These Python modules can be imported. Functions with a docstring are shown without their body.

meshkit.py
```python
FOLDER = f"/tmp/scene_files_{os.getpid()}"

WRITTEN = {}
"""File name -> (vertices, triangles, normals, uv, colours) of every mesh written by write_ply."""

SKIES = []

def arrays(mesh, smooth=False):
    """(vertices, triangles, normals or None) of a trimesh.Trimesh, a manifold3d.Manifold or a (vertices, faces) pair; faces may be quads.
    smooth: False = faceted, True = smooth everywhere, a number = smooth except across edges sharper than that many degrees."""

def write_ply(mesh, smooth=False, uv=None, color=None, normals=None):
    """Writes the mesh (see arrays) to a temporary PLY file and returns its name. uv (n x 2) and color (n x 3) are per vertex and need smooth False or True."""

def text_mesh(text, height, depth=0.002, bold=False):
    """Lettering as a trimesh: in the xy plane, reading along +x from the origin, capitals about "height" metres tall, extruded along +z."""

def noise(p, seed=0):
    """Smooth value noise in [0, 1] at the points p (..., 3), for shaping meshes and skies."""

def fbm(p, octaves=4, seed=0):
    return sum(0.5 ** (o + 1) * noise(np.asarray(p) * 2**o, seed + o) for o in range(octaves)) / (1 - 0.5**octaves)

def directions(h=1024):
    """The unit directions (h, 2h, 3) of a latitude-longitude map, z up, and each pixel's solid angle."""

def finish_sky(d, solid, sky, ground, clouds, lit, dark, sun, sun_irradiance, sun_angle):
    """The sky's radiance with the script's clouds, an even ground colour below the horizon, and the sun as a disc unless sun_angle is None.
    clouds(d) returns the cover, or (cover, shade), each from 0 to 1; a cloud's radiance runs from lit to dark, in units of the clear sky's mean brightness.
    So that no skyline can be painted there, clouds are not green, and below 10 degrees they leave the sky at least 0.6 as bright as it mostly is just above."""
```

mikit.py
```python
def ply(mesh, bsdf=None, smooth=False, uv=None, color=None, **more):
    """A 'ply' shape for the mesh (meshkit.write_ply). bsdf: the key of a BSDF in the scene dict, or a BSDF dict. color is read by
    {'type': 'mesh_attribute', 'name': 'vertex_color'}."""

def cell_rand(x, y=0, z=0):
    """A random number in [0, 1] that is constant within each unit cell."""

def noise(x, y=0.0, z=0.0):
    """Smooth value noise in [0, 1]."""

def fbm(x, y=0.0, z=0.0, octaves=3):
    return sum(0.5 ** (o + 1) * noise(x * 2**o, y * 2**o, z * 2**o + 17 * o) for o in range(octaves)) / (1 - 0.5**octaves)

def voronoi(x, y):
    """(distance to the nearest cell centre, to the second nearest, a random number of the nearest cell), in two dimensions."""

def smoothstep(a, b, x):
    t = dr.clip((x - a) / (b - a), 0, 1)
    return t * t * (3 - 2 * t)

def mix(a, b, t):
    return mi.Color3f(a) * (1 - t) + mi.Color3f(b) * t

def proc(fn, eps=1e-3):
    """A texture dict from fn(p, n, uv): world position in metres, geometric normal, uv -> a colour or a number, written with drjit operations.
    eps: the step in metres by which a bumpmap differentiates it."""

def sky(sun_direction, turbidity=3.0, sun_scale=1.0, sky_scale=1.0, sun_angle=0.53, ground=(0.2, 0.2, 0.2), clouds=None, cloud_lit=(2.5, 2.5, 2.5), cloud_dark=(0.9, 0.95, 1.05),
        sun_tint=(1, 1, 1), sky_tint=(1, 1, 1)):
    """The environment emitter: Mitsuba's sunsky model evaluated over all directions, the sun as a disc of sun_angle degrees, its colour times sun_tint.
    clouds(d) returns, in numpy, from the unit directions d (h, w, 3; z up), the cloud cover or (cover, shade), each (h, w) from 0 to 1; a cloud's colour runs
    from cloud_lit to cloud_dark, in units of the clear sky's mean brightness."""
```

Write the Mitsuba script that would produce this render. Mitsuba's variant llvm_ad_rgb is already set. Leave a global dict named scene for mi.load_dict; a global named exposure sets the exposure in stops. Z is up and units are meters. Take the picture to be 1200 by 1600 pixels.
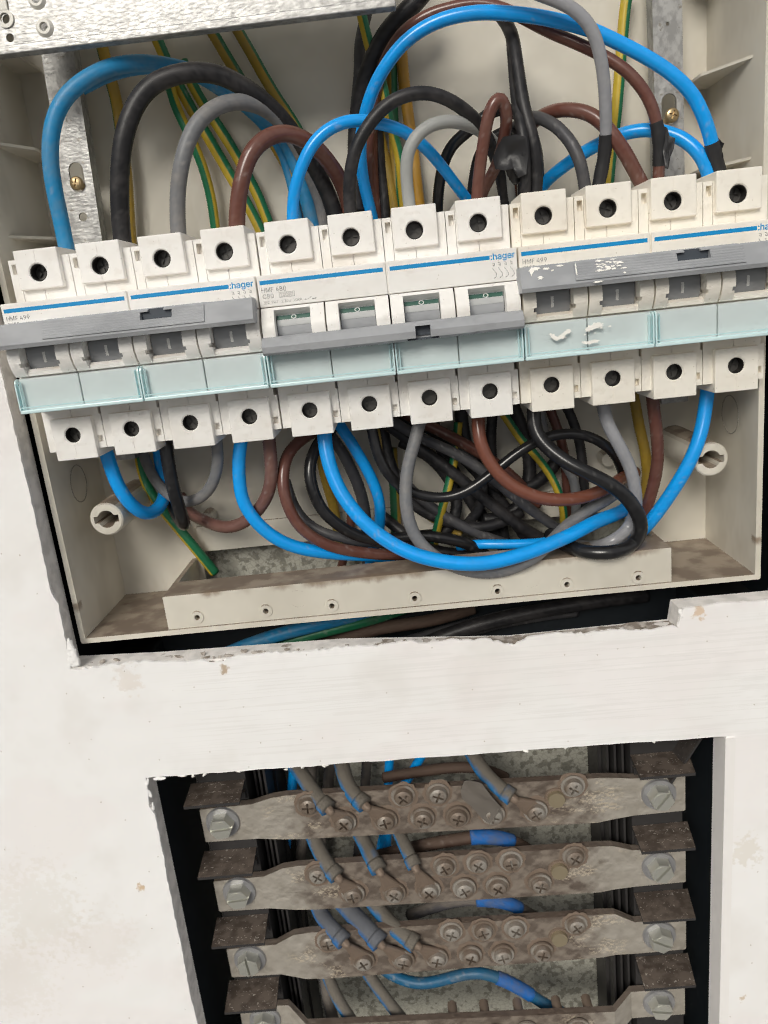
import math
import numpy as np
import trimesh
import manifold3d as m3
from shapely.geometry import Polygon, Point, box as sbox
from shapely.ops import unary_union
import drjit as dr
import mitsuba as mi
import mikit
import meshkit
from mikit import proc, noise, fbm, voronoi, smoothstep, mix, cell_rand

T = mi.ScalarTransform4f
scene, labels = {}, {}

# ------------------------------------------------------------------ camera, light, exposure
scene['camera'] = {
    'type': 'thinlens', 'fov': 2 * math.degrees(math.atan(800 / 1200)), 'fov_axis': 'y',
    'near_clip': 0.01, 'far_clip': 20.0, 'aperture_radius': 0.0007, 'focus_distance': 0.335,
    'to_world': T().look_at(origin=[-0.001141, -0.3345, -0.0288],
                            target=[-0.001141 - 0.0347825, -0.3345 + 0.9657638, -0.0288 - 0.2570806],
                            up=[0.0995158, 0.2593047, 0.9606548])}
SUN = (-0.3, -0.93, 0.56)
scene['sky'] = mikit.sky(SUN, turbidity=3, sun_scale=0.3, sky_scale=0.42, sun_angle=24, ground=(0.2, 0.198, 0.194),
                         clouds=lambda d: 1.0, cloud_lit=(2.4, 2.4, 2.42), sun_tint=(0.86, 1.04, 1.42))
exposure = 2.72
# cable runs: kind, label, material, radius (mm), centre line (mm), extras
UPPER = [
('blue_cable', 'faded blue cable looping over the left rail into the leftmost terminal', 'blue_old', 3.4, [(-140.0, 20.0, 7.2), (-139.2, 18.0, 25.4), (-137.2, 15.0, 46.4), (-129.4, 15.0, 64.5), (-115.4, 18.0, 75.3), (-100.6, 25.0, 80.3), (-86.2, 34.0, 80.5), (-75.2, 42.0, 77.7), (-63.1, 50.0, 70.1), (-47.4, 56.0, 57.7), (-40.5, 59.0, 45.1), (-36.2, 60.0, 24.9), (-34.4, 60.0, 10.2)]),
('blue_cable', 'second faded blue cable running against the underside of the leftmost loop', 'blue_old', 2.3, [(-122.2, 26.0, 73.2), (-111.9, 28.0, 77.2), (-99.0, 33.0, 80.4), (-86.2, 40.0, 80.4), (-72.9, 50.0, 76.9), (-57.2, 58.0, 64.6), (-45.3, 62.0, 46.2), (-41.8, 63.0, 23.0), (-40.9, 63.0, 11.2)]),
('black_cable', 'thick scuffed black cable arching over the grey one above the left breaker', 'black', 3.92, [(-115.1, 20.0, 7.2), (-112.3, 18.0, 25.2), (-106.9, 15.0, 44.4), (-100.1, 15.0, 58.4), (-89.3, 17.0, 69.3), (-73.3, 20.0, 72.9), (-61.2, 25.0, 71.0), (-49.8, 32.0, 64.3), (-41.1, 42.0, 56.2), (-31.3, 52.0, 40.1), (-24.8, 58.0, 23.5), (-22.1, 60.0, 8.9)]),
('grey_cable', 'grey cable arching under the thick black loop above the left breaker', 'grey', 3.39, [(-90.4, 20.0, 6.7), (-87.4, 18.0, 25.1), (-82.2, 16.0, 39.5), (-75.0, 18.0, 52.2), (-63.8, 22.0, 59.8), (-52.7, 30.0, 61.2), (-43.1, 40.0, 56.5), (-35.3, 52.0, 43.3), (-30.1, 60.0, 24.3), (-29.9, 62.0, 9.9)]),
('brown_cable', 'brown cable arching into the fourth terminal of the left breaker', 'brown', 3.6, [(-64.7, 20.0, 7.7), (-61.4, 18.0, 22.3), (-56.2, 18.0, 35.0), (-49.6, 20.0, 42.9), (-40.1, 25.0, 46.9), (-29.6, 32.0, 43.8), (-21.0, 45.0, 34.6), (-16.6, 57.0, 22.5), (-15.9, 60.0, 8.2)]),
('blue_cable', 'bright blue cable from the first terminal of the middle breaker crossing to its fourth', 'blue', 2.55, [(-39.9, 20.0, 9.3), (-36.9, 16.0, 22.0), (-30.6, 14.0, 34.1), (-21.7, 14.0, 42.7), (-10.6, 15.0, 46.4), (1.8, 18.0, 45.2), (13.1, 24.0, 41.3), (25.1, 34.0, 31.8), (35.1, 46.0, 20.5), (42.3, 56.0, 11.8), (45.1, 60.0, 1.7)]),
('black_cable', 'black cable arch from the second terminal of the middle breaker', 'black', 2.7, [(-14.2, 20.0, 8.4), (-13.1, 16.0, 23.3), (-9.2, 13.0, 34.8), (-1.4, 12.0, 44.8), (8.5, 12.0, 51.4), (20.6, 13.0, 53.4), (32.4, 17.0, 50.0), (43.4, 25.0, 42.7), (50.9, 40.0, 34.1), (57.2, 56.0, 20.1), (58.5, 60.0, 9.1)]),
('grey_cable', 'pale grey cable arch into the third terminal of the middle breaker', 'pale_grey', 2.65, [(11.5, 20.0, 9.6), (11.3, 17.0, 24.6), (13.8, 15.0, 34.0), (20.8, 15.0, 40.3), (30.5, 18.0, 42.6), (40.5, 25.0, 41.3), (48.9, 35.0, 37.8), (57.9, 50.0, 30.2), (61.2, 60.0, 11.7)]),
('brown_cable', 'narrow brown cable hairpin above the fourth terminal of the middle breaker', 'brown', 2.55, [(40.4, 20.0, 9.6), (42.4, 17.0, 23.3), (44.8, 14.0, 34.9), (47.8, 12.0, 43.8), (51.7, 12.0, 47.4), (54.5, 15.0, 43.0), (54.1, 22.0, 34.7), (51.0, 30.0, 25.0), (45.9, 40.0, 16.4), (43.5, 50.0, 8.1)]),
('blue_cable', 'longest bright blue cable sweeping across the top to the far right terminal', 'blue', 2.75, [(145.0, 20.0, 5.7), (138.6, 15.0, 21.8), (132.0, 13.0, 37.8), (121.8, 13.0, 49.6), (104.6, 15.0, 62.0), (84.8, 17.0, 72.1), (64.9, 19.0, 78.6), (44.4, 20.0, 82.1), (26.1, 22.0, 80.1), (12.2, 25.0, 73.0), (1.5, 30.0, 62.1), (-5.2, 38.0, 49.4), (-7.8, 46.0, 36.6), (-7.1, 54.0, 23.9), (-5.1, 60.0, 10.0)], ('tape', 0.0, 0.075, 'tape')),
('grey_cable', 'lilac grey cable dropping from the top with black tape at its lower end', 'lilac_grey', 2.52, [(51.3, 8.0, 90.6), (65.8, 8.0, 83.4), (77.7, 7.0, 77.5), (85.5, 7.0, 71.2), (90.7, 8.0, 61.9), (93.6, 11.0, 48.6), (95.0, 15.0, 35.1), (95.2, 19.0, 23.5), (92.8, 22.0, 10.2)], ('tape', 0.8, 1.0, 'tape')),
('brown_cable', 'brown cable behind the longest blue one ending in a ragged black tape wrap', 'brown', 2.45, [(-4.8, 60.0, 12.9), (-4.1, 57.0, 38.1), (-0.5, 52.0, 55.8), (6.7, 42.0, 73.4), (18.8, 34.0, 84.1), (35.3, 31.0, 88.3), (53.7, 29.0, 86.6), (71.2, 26.0, 76.4), (85.8, 22.0, 67.0), (100.1, 18.0, 57.3), (111.0, 16.0, 45.6), (115.8, 16.0, 34.2), (117.9, 18.0, 23.4), (118.6, 22.0, 8.8)], ('tape', 0.895, 0.97, 'tape')),
('blue_cable', 'flattened blue cable rising behind the taped brown end to the right breaker', 'blue', 2.85, [(70.9, 60.0, 10.6), (76.5, 55.0, 18.5), (83.5, 45.0, 23.4), (95.7, 35.0, 29.4), (109.1, 28.0, 32.0), (121.4, 24.0, 29.9), (130.7, 20.0, 23.6), (136.1, 18.0, 15.9), (140.7, 20.0, 6.1)]),
('brown_cable', 'brown cable arch into the third terminal of the right breaker', 'brown', 2.96, [(61.5, 61.0, 14.6), (64.5, 52.0, 36.7), (72.1, 40.0, 44.1), (80.8, 28.0, 44.1), (90.1, 22.0, 40.0), (97.3, 18.0, 32.0), (104.5, 18.0, 21.1), (112.3, 22.0, 8.9)]),
('grey_cable', 'dark grey cable arch into the second terminal of the right breaker', 'dark_grey', 2.65, [(59.6, 60.0, 26.1), (62.0, 50.0, 40.7), (67.5, 38.0, 44.2), (75.1, 28.0, 39.2), (81.6, 22.0, 30.3), (85.3, 20.0, 20.2), (87.6, 22.0, 9.5)]),
('black_cable', 'black cable hanging from the top into the first terminal of the right breaker', 'black', 2.78, [(54.7, 44.0, 92.5), (58.7, 40.0, 85.9), (61.5, 32.0, 75.8), (62.1, 25.0, 60.4), (63.0, 20.0, 44.5), (65.2, 18.0, 31.5), (66.5, 20.0, 19.2), (65.8, 22.0, 9.2)]),
('black_cable', 'shorter black cable lying against the hanging black one, with a tape flap', 'black', 2.35, [(61.7, 36.0, 78.2), (60.6, 29.0, 60.4), (60.4, 23.0, 46.6), (61.1, 17.0, 34.2), (61.6, 17.0, 23.0), (61.2, 21.0, 9.1)]),
('black_cable', 'black cable curving behind the brown hairpin above the middle breaker', 'black_shiny', 2.61, [(25.6, 60.0, 9.7), (28.3, 51.0, 26.7), (33.6, 43.0, 37.0), (41.8, 37.0, 42.6), (52.5, 34.0, 48.0), (60.8, 34.0, 46.8), (67.4, 37.0, 40.6), (72.7, 48.0, 28.3), (74.7, 60.0, 13.1)]),
('black_cable', 'thin black cable emerging low behind the brown hairpin', 'black', 2.17, [(41.1, 61.0, 9.6), (44.3, 52.0, 27.9), (49.0, 46.0, 37.2), (58.3, 44.0, 41.2), (65.0, 48.0, 35.9), (66.3, 60.0, 11.1)]),
('black_cable', 'stout black cable leaning from the top rail behind the bright blue bend', 'black', 4.0, [(29.6, 42.0, 101.8), (20.0, 42.0, 93.9), (11.6, 43.0, 88.2), (4.6, 46.0, 81.1), (-1.0, 49.0, 72.3), (-5.9, 54.0, 60.9), (-9.5, 58.0, 44.4), (-12.5, 61.0, 16.7)]),
('grey_cable', 'dark grey cable standing against the blue bend near the yellow green one', 'dark_grey', 2.61, [(2.3, 56.0, 100.9), (-2.9, 57.0, 86.4), (-4.3, 57.0, 76.1), (-7.9, 59.0, 60.9), (-10.8, 61.0, 45.1), (-13.5, 62.0, 14.0)]),
('brown_cable', 'straight dark brown cable behind the second terminal of the middle breaker', 'brown', 2.96, [(7.3, 58.0, 80.4), (1.2, 58.0, 65.1), (-2.3, 58.0, 46.4), (-3.6, 60.0, 27.2), (-3.9, 62.0, 10.1)]),
('black_cable', 'straight black cable between the brown one and the yellow green one', 'black', 2.61, [(3.3, 60.0, 65.3), (1.0, 60.0, 49.2), (1.0, 61.0, 29.7), (0.7, 62.0, 9.6)]),
('black_cable', 'black cable slanting down beside the brown arch of the left breaker', 'black', 2.61, [(-39.2, 62.0, 56.7), (-34.0, 62.0, 43.5), (-27.8, 62.0, 27.2), (-24.7, 62.0, 9.3)]),
('earth_cable', 'dull yellow earth cable behind the left rail', 'gy_dull', 2.75, [(-122.5, 62.0, 111.3), (-121.3, 62.0, 99.4), (-120.1, 62.0, 85.9), (-119.3, 62.0, 73.0), (-120.2, 62.0, 51.3), (-122.7, 62.0, 28.6), (-125.1, 62.0, 8.1)], ('phase', 1.9)),
('earth_cable', 'yellow green earth cable slanting behind the thick black arch, left of its neighbours', 'gy', 2.6, [(-98.4, 61.0, 110.9), (-95.2, 61.0, 99.7), (-91.9, 61.0, 87.9), (-87.2, 61.0, 75.3), (-78.8, 61.0, 56.6), (-71.1, 62.0, 39.0), (-62.6, 62.0, 19.3), (-57.6, 62.0, 3.9)], ('phase', -1.35)),
('earth_cable', 'mostly green earth cable curving behind the grey arch', 'gy', 2.3, [(-92.5, 58.0, 83.2), (-90.6, 57.0, 70.7), (-86.2, 57.0, 57.4), (-82.5, 58.0, 43.3), (-81.5, 60.0, 29.8), (-82.1, 62.0, 15.5)], ('phase', 0.9)),
('earth_cable', 'yellow green earth cable passing between the grey and brown arches', 'gy', 2.53, [(-85.7, 63.0, 90.5), (-81.8, 63.0, 77.9), (-73.8, 63.0, 62.0), (-66.4, 63.0, 46.3), (-59.7, 63.0, 29.3), (-56.0, 63.0, 15.7)], ('phase', -1.2)),
('earth_cable', 'dusty yellow green earth cable coming down from under the middle of the top rail', 'gy_dull', 2.6, [(-74.4, 63.0, 109.0), (-69.9, 63.0, 100.2), (-63.6, 63.0, 87.6), (-57.3, 63.0, 73.9), (-50.7, 63.0, 56.7), (-42.0, 63.0, 37.5), (-35.6, 63.0, 22.3), (-31.9, 63.0, 7.2)], ('phase', -1.4)),
('earth_cable', 'dusty earth cable nearest the middle gap under the top rail', 'gy_dull', 2.6, [(-63.1, 63.0, 109.1), (-58.1, 63.0, 99.4), (-51.4, 63.0, 84.9), (-44.4, 63.0, 70.7), (-36.2, 63.0, 55.2), (-31.3, 63.0, 36.3), (-31.3, 63.0, 7.2)], ('phase', -1.6)),
('earth_cable', 'bright yellow green earth cable slanting down behind the middle breaker', 'gy', 2.22, [(-2.5, 46.0, 103.1), (-0.8, 46.0, 93.0), (1.7, 47.0, 80.4), (5.2, 49.0, 67.7), (7.1, 51.0, 52.7), (9.4, 54.0, 40.0), (10.1, 58.0, 25.5), (10.3, 61.0, 8.5)], ('phase', -1.1)),
('earth_cable', 'amber earth cable standing upright behind the pale grey arch', 'gy_amber', 2.68, [(14.8, 62.0, 96.4), (15.4, 62.0, 84.6), (15.4, 62.0, 69.9), (16.2, 62.0, 56.2), (17.0, 62.0, 39.5), (17.6, 62.0, 19.5), (17.7, 62.0, 7.8)], ('phase', 2.9)),
('earth_cable', 'green sided earth cable behind the bright yellow green one', 'gy_dull', 2.6, [(10.6, 63.0, 89.4), (10.1, 63.0, 76.1), (9.0, 63.0, 62.7), (8.5, 63.0, 46.2), (6.0, 63.0, 9.1)], ('phase', -1.0)),
('earth_cable', 'yellow green earth cable hanging left of the right rail', 'gy', 2.53, [(119.9, 60.0, 98.4), (118.0, 60.0, 91.0), (116.6, 60.0, 79.6), (114.8, 60.0, 65.4), (112.9, 60.0, 50.8), (111.7, 61.0, 38.9), (109.7, 62.0, 23.9), (107.3, 62.0, 4.1)], ('phase', -1.3)),
('earth_cable', 'olive yellow earth cable low between the black arches of the middle breaker', 'gy_dull', 2.45, [(1.3, 62.0, 52.3), (3.1, 62.0, 41.0), (4.7, 62.0, 26.6), (6.0, 62.0, 9.0)], ('phase', 3.0)),
]
LOWER = [
('blue_cable', 'blue cable loop below the first terminal of the left breaker', 'blue', 3.24, [(-140.8, 20.0, -77.3), (-139.3, 20.0, -92.8), (-135.7, 22.0, -105.7), (-131.1, 30.0, -114.4), (-127.6, 40.0, -114.4), (-126.3, 50.0, -107.6), (-128.5, 58.0, -93.8), (-128.3, 61.0, -80.8)]),
('grey_cable', 'small grey cable loop under the third terminal of the left breaker', 'grey', 2.74, [(-87.8, 20.0, -78.2), (-89.7, 20.0, -91.8), (-96.2, 24.0, -103.6), (-107.4, 30.0, -110.6), (-120.2, 40.0, -109.5), (-130.5, 50.0, -101.1), (-136.4, 58.0, -88.9), (-136.7, 60.0, -76.4)]),
('black_cable', 'black cable hooked back in a tight bend below the second terminal of the left breaker', 'black_shiny', 3.07, [(-111.2, 18.0, -75.5), (-111.2, 16.0, -93.3), (-110.8, 18.0, -108.8), (-111.5, 24.0, -119.3), (-116.4, 36.0, -121.9), (-123.5, 50.0, -116.5), (-127.0, 60.0, -104.7)]),
('brown_cable', 'brown cable swinging left from the fourth terminal of the left breaker', 'brown_pale', 3.07, [(-63.6, 20.0, -77.7), (-64.4, 20.0, -96.0), (-68.1, 22.0, -108.5), (-77.9, 26.0, -120.1), (-92.7, 32.0, -125.9), (-106.1, 42.0, -124.0), (-115.5, 52.0, -121.3), (-121.7, 60.0, -114.0)]),
('blue_cable', 'blue cable below the left breaker sweeping right along the top of the ledge', 'blue', 3.15, [(-75.3, 22.0, -77.4), (-79.6, 20.0, -93.8), (-79.8, 19.0, -109.7), (-74.8, 19.0, -122.0), (-64.9, 21.0, -133.0), (-50.6, 25.0, -140.7), (-35.8, 31.0, -146.2), (-17.1, 40.0, -151.8), (-0.9, 50.0, -157.9), (12.7, 58.0, -163.4)]),
('brown_cable', 'brown cable curving out beside the blue loop and under the big blue cable', 'brown', 2.82, [(-35.3, 48.0, -80.2), (-47.1, 37.0, -85.3), (-56.3, 28.0, -91.6), (-59.8, 22.0, -102.5), (-59.3, 20.0, -114.3), (-55.3, 20.0, -125.3), (-46.5, 22.0, -135.2), (-32.1, 28.0, -143.6), (-13.7, 38.0, -150.8), (2.6, 50.0, -156.5)]),
('blue_cable', 'thick bright blue cable crossing in front of the whole lower bundle', 'blue', 3.4, [(-36.9, 18.0, -77.2), (-37.2, 15.0, -88.7), (-35.1, 12.0, -101.9), (-28.0, 8.0, -116.9), (-17.4, 5.0, -129.5), (-3.6, 2.0, -139.0), (13.5, 0.0, -144.8), (31.0, 0.0, -146.6), (49.2, 3.0, -145.1), (68.5, 10.0, -141.8), (86.1, 20.0, -138.9), (100.2, 32.0, -138.9), (112.3, 46.0, -138.2)]),
('blue_cable', 'darker blue cable behind the thick one, dropping into the ledge opening', 'blue', 2.82, [(-32.3, 40.0, -81.0), (-27.4, 36.0, -89.7), (-22.4, 36.0, -100.4), (-17.8, 38.0, -113.4), (-16.2, 40.0, -125.0), (-19.0, 48.0, -140.6), (-24.7, 58.0, -156.7), (-28.8, 66.0, -172.7)]),
('black_cable', 'shiny black cable bending behind the thick blue one', 'black_shiny', 2.9, [(-35.3, 42.0, -83.5), (-43.1, 34.0, -90.6), (-47.3, 28.0, -101.0), (-46.0, 26.0, -114.0), (-40.8, 26.0, -124.6), (-31.0, 28.0, -134.1), (-19.0, 32.0, -139.8), (-3.0, 34.0, -140.8), (16.0, 34.0, -144.1), (30.5, 40.0, -152.9), (41.3, 55.0, -167.5)]),
('black_cable', 'charcoal cable seen between the shiny black and the blue cables', 'dark_grey', 2.99, [(-38.9, 50.0, -86.7), (-33.3, 48.0, -95.8), (-28.1, 48.0, -109.6), (-25.4, 51.0, -125.2), (-25.9, 58.0, -146.4), (-28.4, 64.0, -170.2)]),
('grey_cable', 'dark grey cable tucked under the brown curve', 'dark_grey', 2.49, [(-63.6, 52.0, -110.2), (-59.0, 42.0, -121.7), (-50.1, 35.0, -131.5), (-36.6, 34.0, -138.3), (-22.7, 38.0, -143.3), (-8.4, 45.0, -147.7), (3.3, 55.0, -152.1)]),
('black_cable', 'long black cable waving under the middle breaker and over to the right', 'black_shiny', 2.49, [(-15.6, 22.0, -77.0), (-14.5, 20.0, -92.0), (-10.9, 20.0, -103.1), (-4.2, 22.0, -112.6), (6.6, 24.0, -118.7), (17.3, 24.0, -120.1), (29.3, 24.0, -116.6), (46.0, 25.0, -106.0), (60.3, 26.0, -98.7), (73.0, 28.0, -96.3), (85.5, 30.0, -98.6), (96.4, 34.0, -105.4), (104.6, 42.0, -116.2), (109.9, 54.0, -133.1)]),
('grey_cable', 'grey cable dropping from the third terminal of the middle breaker and rising right', 'grey', 3.0, [(8.0, 20.0, -79.2), (2.7, 18.0, -93.4), (-2.2, 16.0, -109.3), (-2.6, 14.0, -125.9), (1.4, 13.0, -137.4), (11.0, 11.0, -147.3), (25.6, 10.0, -153.9), (40.7, 10.0, -154.8), (55.2, 7.8, -148.2), (70.7, 20.0, -140.9), (84.9, 27.0, -134.3), (98.4, 36.0, -130.9), (109.9, 50.0, -125.4)]),
('brown_cable', 'brown cable in a wide curve below the fourth terminal of the middle breaker', 'brown_warm', 3.07, [(34.6, 22.0, -79.3), (34.1, 18.0, -92.1), (37.8, 16.0, -103.3), (46.0, 14.0, -114.1), (57.6, 13.0, -121.2), (68.7, 14.0, -124.2), (81.5, 18.0, -125.0), (93.7, 26.0, -124.1), (105.1, 40.0, -123.6), (115.7, 54.0, -124.5)]),
('black_cable', 'thick black cable looping round the bundle under the right breaker', 'black_shiny', 3.3, [(60.4, 20.0, -77.3), (59.5, 17.0, -89.5), (63.2, 14.0, -97.8), (71.6, 10.0, -105.6), (82.2, 7.0, -112.1), (92.4, 6.0, -119.2), (100.3, 6.0, -128.8), (103.7, 8.0, -138.9), (101.7, 12.0, -147.7), (92.6, 6.5, -149.5), (82.4, 7.0, -149.5), (73.7, 14.5, -148.5), (67.8, 38.0, -148.3)]),
('grey_cable', 'light blue grey cable looping inside the thick black loop on the right', 'lilac_grey', 2.99, [(91.6, 22.0, -79.9), (93.1, 20.0, -89.6), (96.9, 18.0, -100.2), (102.0, 18.0, -111.3), (104.7, 18.0, -122.4), (105.4, 20.0, -133.9), (101.8, 22.0, -144.0), (93.2, 19.0, -148.7), (85.9, 34.0, -155.3), (77.3, 46.0, -156.2)]),
('brown_cable', 'brown cable dropping at the third terminal of the right breaker', 'brown', 2.9, [(114.9, 24.0, -76.1), (117.6, 26.0, -96.1), (119.3, 30.0, -114.0), (117.9, 34.0, -129.1), (114.5, 38.0, -143.0), (110.3, 46.0, -152.7)]),
('earth_cable', 'dull yellow earth cable left of the right brown drop', 'gy_dull', 2.66, [(115.3, 56.0, -79.3), (119.1, 57.0, -99.3), (122.3, 58.0, -116.5), (123.4, 60.0, -130.7), (121.0, 62.0, -148.5)], ('phase', 3.1)),
('blue_cable', 'blue cable curving down from the last terminal of the right breaker', 'blue', 3.15, [(140.4, 22.0, -75.7), (137.6, 20.0, -92.8), (132.5, 18.0, -108.4), (124.2, 20.0, -124.9), (115.4, 24.0, -139.6), (109.7, 28.0, -148.6), (104.3, 45.0, -159.4)]),
('blue_cable', 'short blue cable end lying level behind the thick blue curve', 'blue', 2.49, [(21.1, 44.0, -151.5), (35.3, 38.0, -150.4), (48.0, 36.0, -151.0), (62.5, 36.0, -151.5), (76.1, 44.0, -152.0)]),
('earth_cable', 'bright yellow green earth cable slanting under the middle of the board', 'gy', 2.07, [(46.5, 50.0, -81.0), (50.8, 50.0, -88.6), (58.1, 50.0, -100.7), (65.6, 50.0, -111.1), (71.9, 50.0, -121.4), (76.0, 50.0, -132.0), (77.9, 52.0, -143.0), (78.7, 62.0, -165.7)], ('phase', -1.15)),
('black_cable', 'black cable running diagonally deep under the middle breaker', 'black', 2.99, [(-10.1, 52.0, -85.1), (3.3, 48.0, -96.3), (17.3, 46.0, -108.9), (30.8, 46.0, -122.0), (50.4, 48.0, -141.5), (68.9, 54.0, -157.1)]),
('grey_cable', 'grey cable running diagonally above the deep black one', 'dark_grey', 2.66, [(-8.1, 46.0, -81.8), (5.2, 43.0, -91.7), (20.2, 41.0, -100.4), (37.2, 40.0, -113.3), (53.8, 40.0, -129.9), (72.6, 42.0, -146.9), (84.7, 50.0, -159.6)]),
('brown_cable', 'dark brown cable deep under the middle breaker', 'brown', 2.9, [(-0.0, 54.0, -81.5), (15.3, 51.0, -90.8), (35.3, 51.0, -104.4), (52.6, 54.0, -120.3), (66.0, 60.0, -138.7)]),
('grey_cable', 'short grey cable behind the yellow green slant', 'grey', 2.49, [(69.8, 57.0, -87.6), (71.2, 56.0, -100.8), (76.2, 54.0, -110.9), (82.9, 54.0, -121.8), (85.5, 56.0, -134.5), (84.9, 60.0, -154.9)]),
('brown_cable', 'short dark brown cable behind the thick black drop', 'brown', 2.49, [(74.6, 60.0, -86.8), (77.5, 60.0, -96.1), (80.8, 60.0, -109.2), (82.3, 62.0, -130.4), (83.8, 66.0, -163.9)]),
('black_cable', 'black cable hanging deep behind the lilac grey one', 'black', 2.49, [(82.1, 58.0, -85.7), (84.8, 57.0, -92.4), (87.5, 55.0, -104.0), (89.4, 55.0, -121.0), (90.5, 58.0, -139.0), (87.3, 60.0, -155.1)]),
('earth_cable', 'dusty yellow green earth cable leaning at the centre of the bundle', 'gy', 2.24, [(27.5, 57.0, -89.7), (25.0, 55.0, -102.4), (21.6, 52.0, -113.3), (18.2, 50.0, -124.3), (13.3, 50.0, -138.2), (9.4, 56.0, -153.0), (6.2, 62.0, -169.3)], ('phase', 1.3)),
('earth_cable', 'dull yellow earth cable behind the long black wave', 'gy_dull', 2.24, [(-15.9, 60.0, -82.3), (-12.2, 58.0, -97.4), (-7.3, 57.0, -111.3), (-2.6, 57.0, -125.6), (8.1, 57.0, -137.2), (24.1, 58.0, -149.8)], ('phase', 3.3)),
('earth_cable', 'green sided earth cable standing at the back under the middle breaker', 'gy_dull', 2.82, [(-7.8, 64.0, -100.7), (-8.6, 64.0, -121.4), (-10.1, 64.0, -142.6), (-13.5, 68.0, -173.1)], ('phase', 0.8)),
('earth_cable', 'olive earth cable behind the charcoal cable', 'gy_dull', 2.66, [(-44.5, 62.0, -86.3), (-44.6, 62.0, -108.5), (-42.2, 62.0, -128.0), (-41.6, 64.0, -150.3)], ('phase', 3.2)),
('earth_cable', 'green and yellow earth cable leading down into the left of the ledge', 'gy', 2.74, [(-138.7, 62.0, -73.1), (-140.1, 62.0, -98.6), (-136.8, 61.0, -111.9), (-129.1, 60.0, -126.3), (-119.4, 60.0, -142.8), (-111.6, 64.0, -159.7)], ('phase', -0.9)),
('black_cable', 'black cable sloping behind the grey drop', 'black', 2.99, [(-11.3, 60.0, -88.8), (-8.7, 56.0, -109.2), (0.4, 54.0, -128.6), (17.7, 52.0, -140.3), (37.4, 52.0, -144.8), (56.8, 56.0, -140.2)]),
('black_cable', 'black cable low at the back of the central bundle', 'black', 2.99, [(-3.1, 62.0, -97.4), (10.4, 60.0, -105.9), (21.4, 58.0, -121.4), (22.3, 56.0, -136.6), (13.9, 56.0, -148.1), (-0.1, 62.0, -153.9)]),
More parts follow.
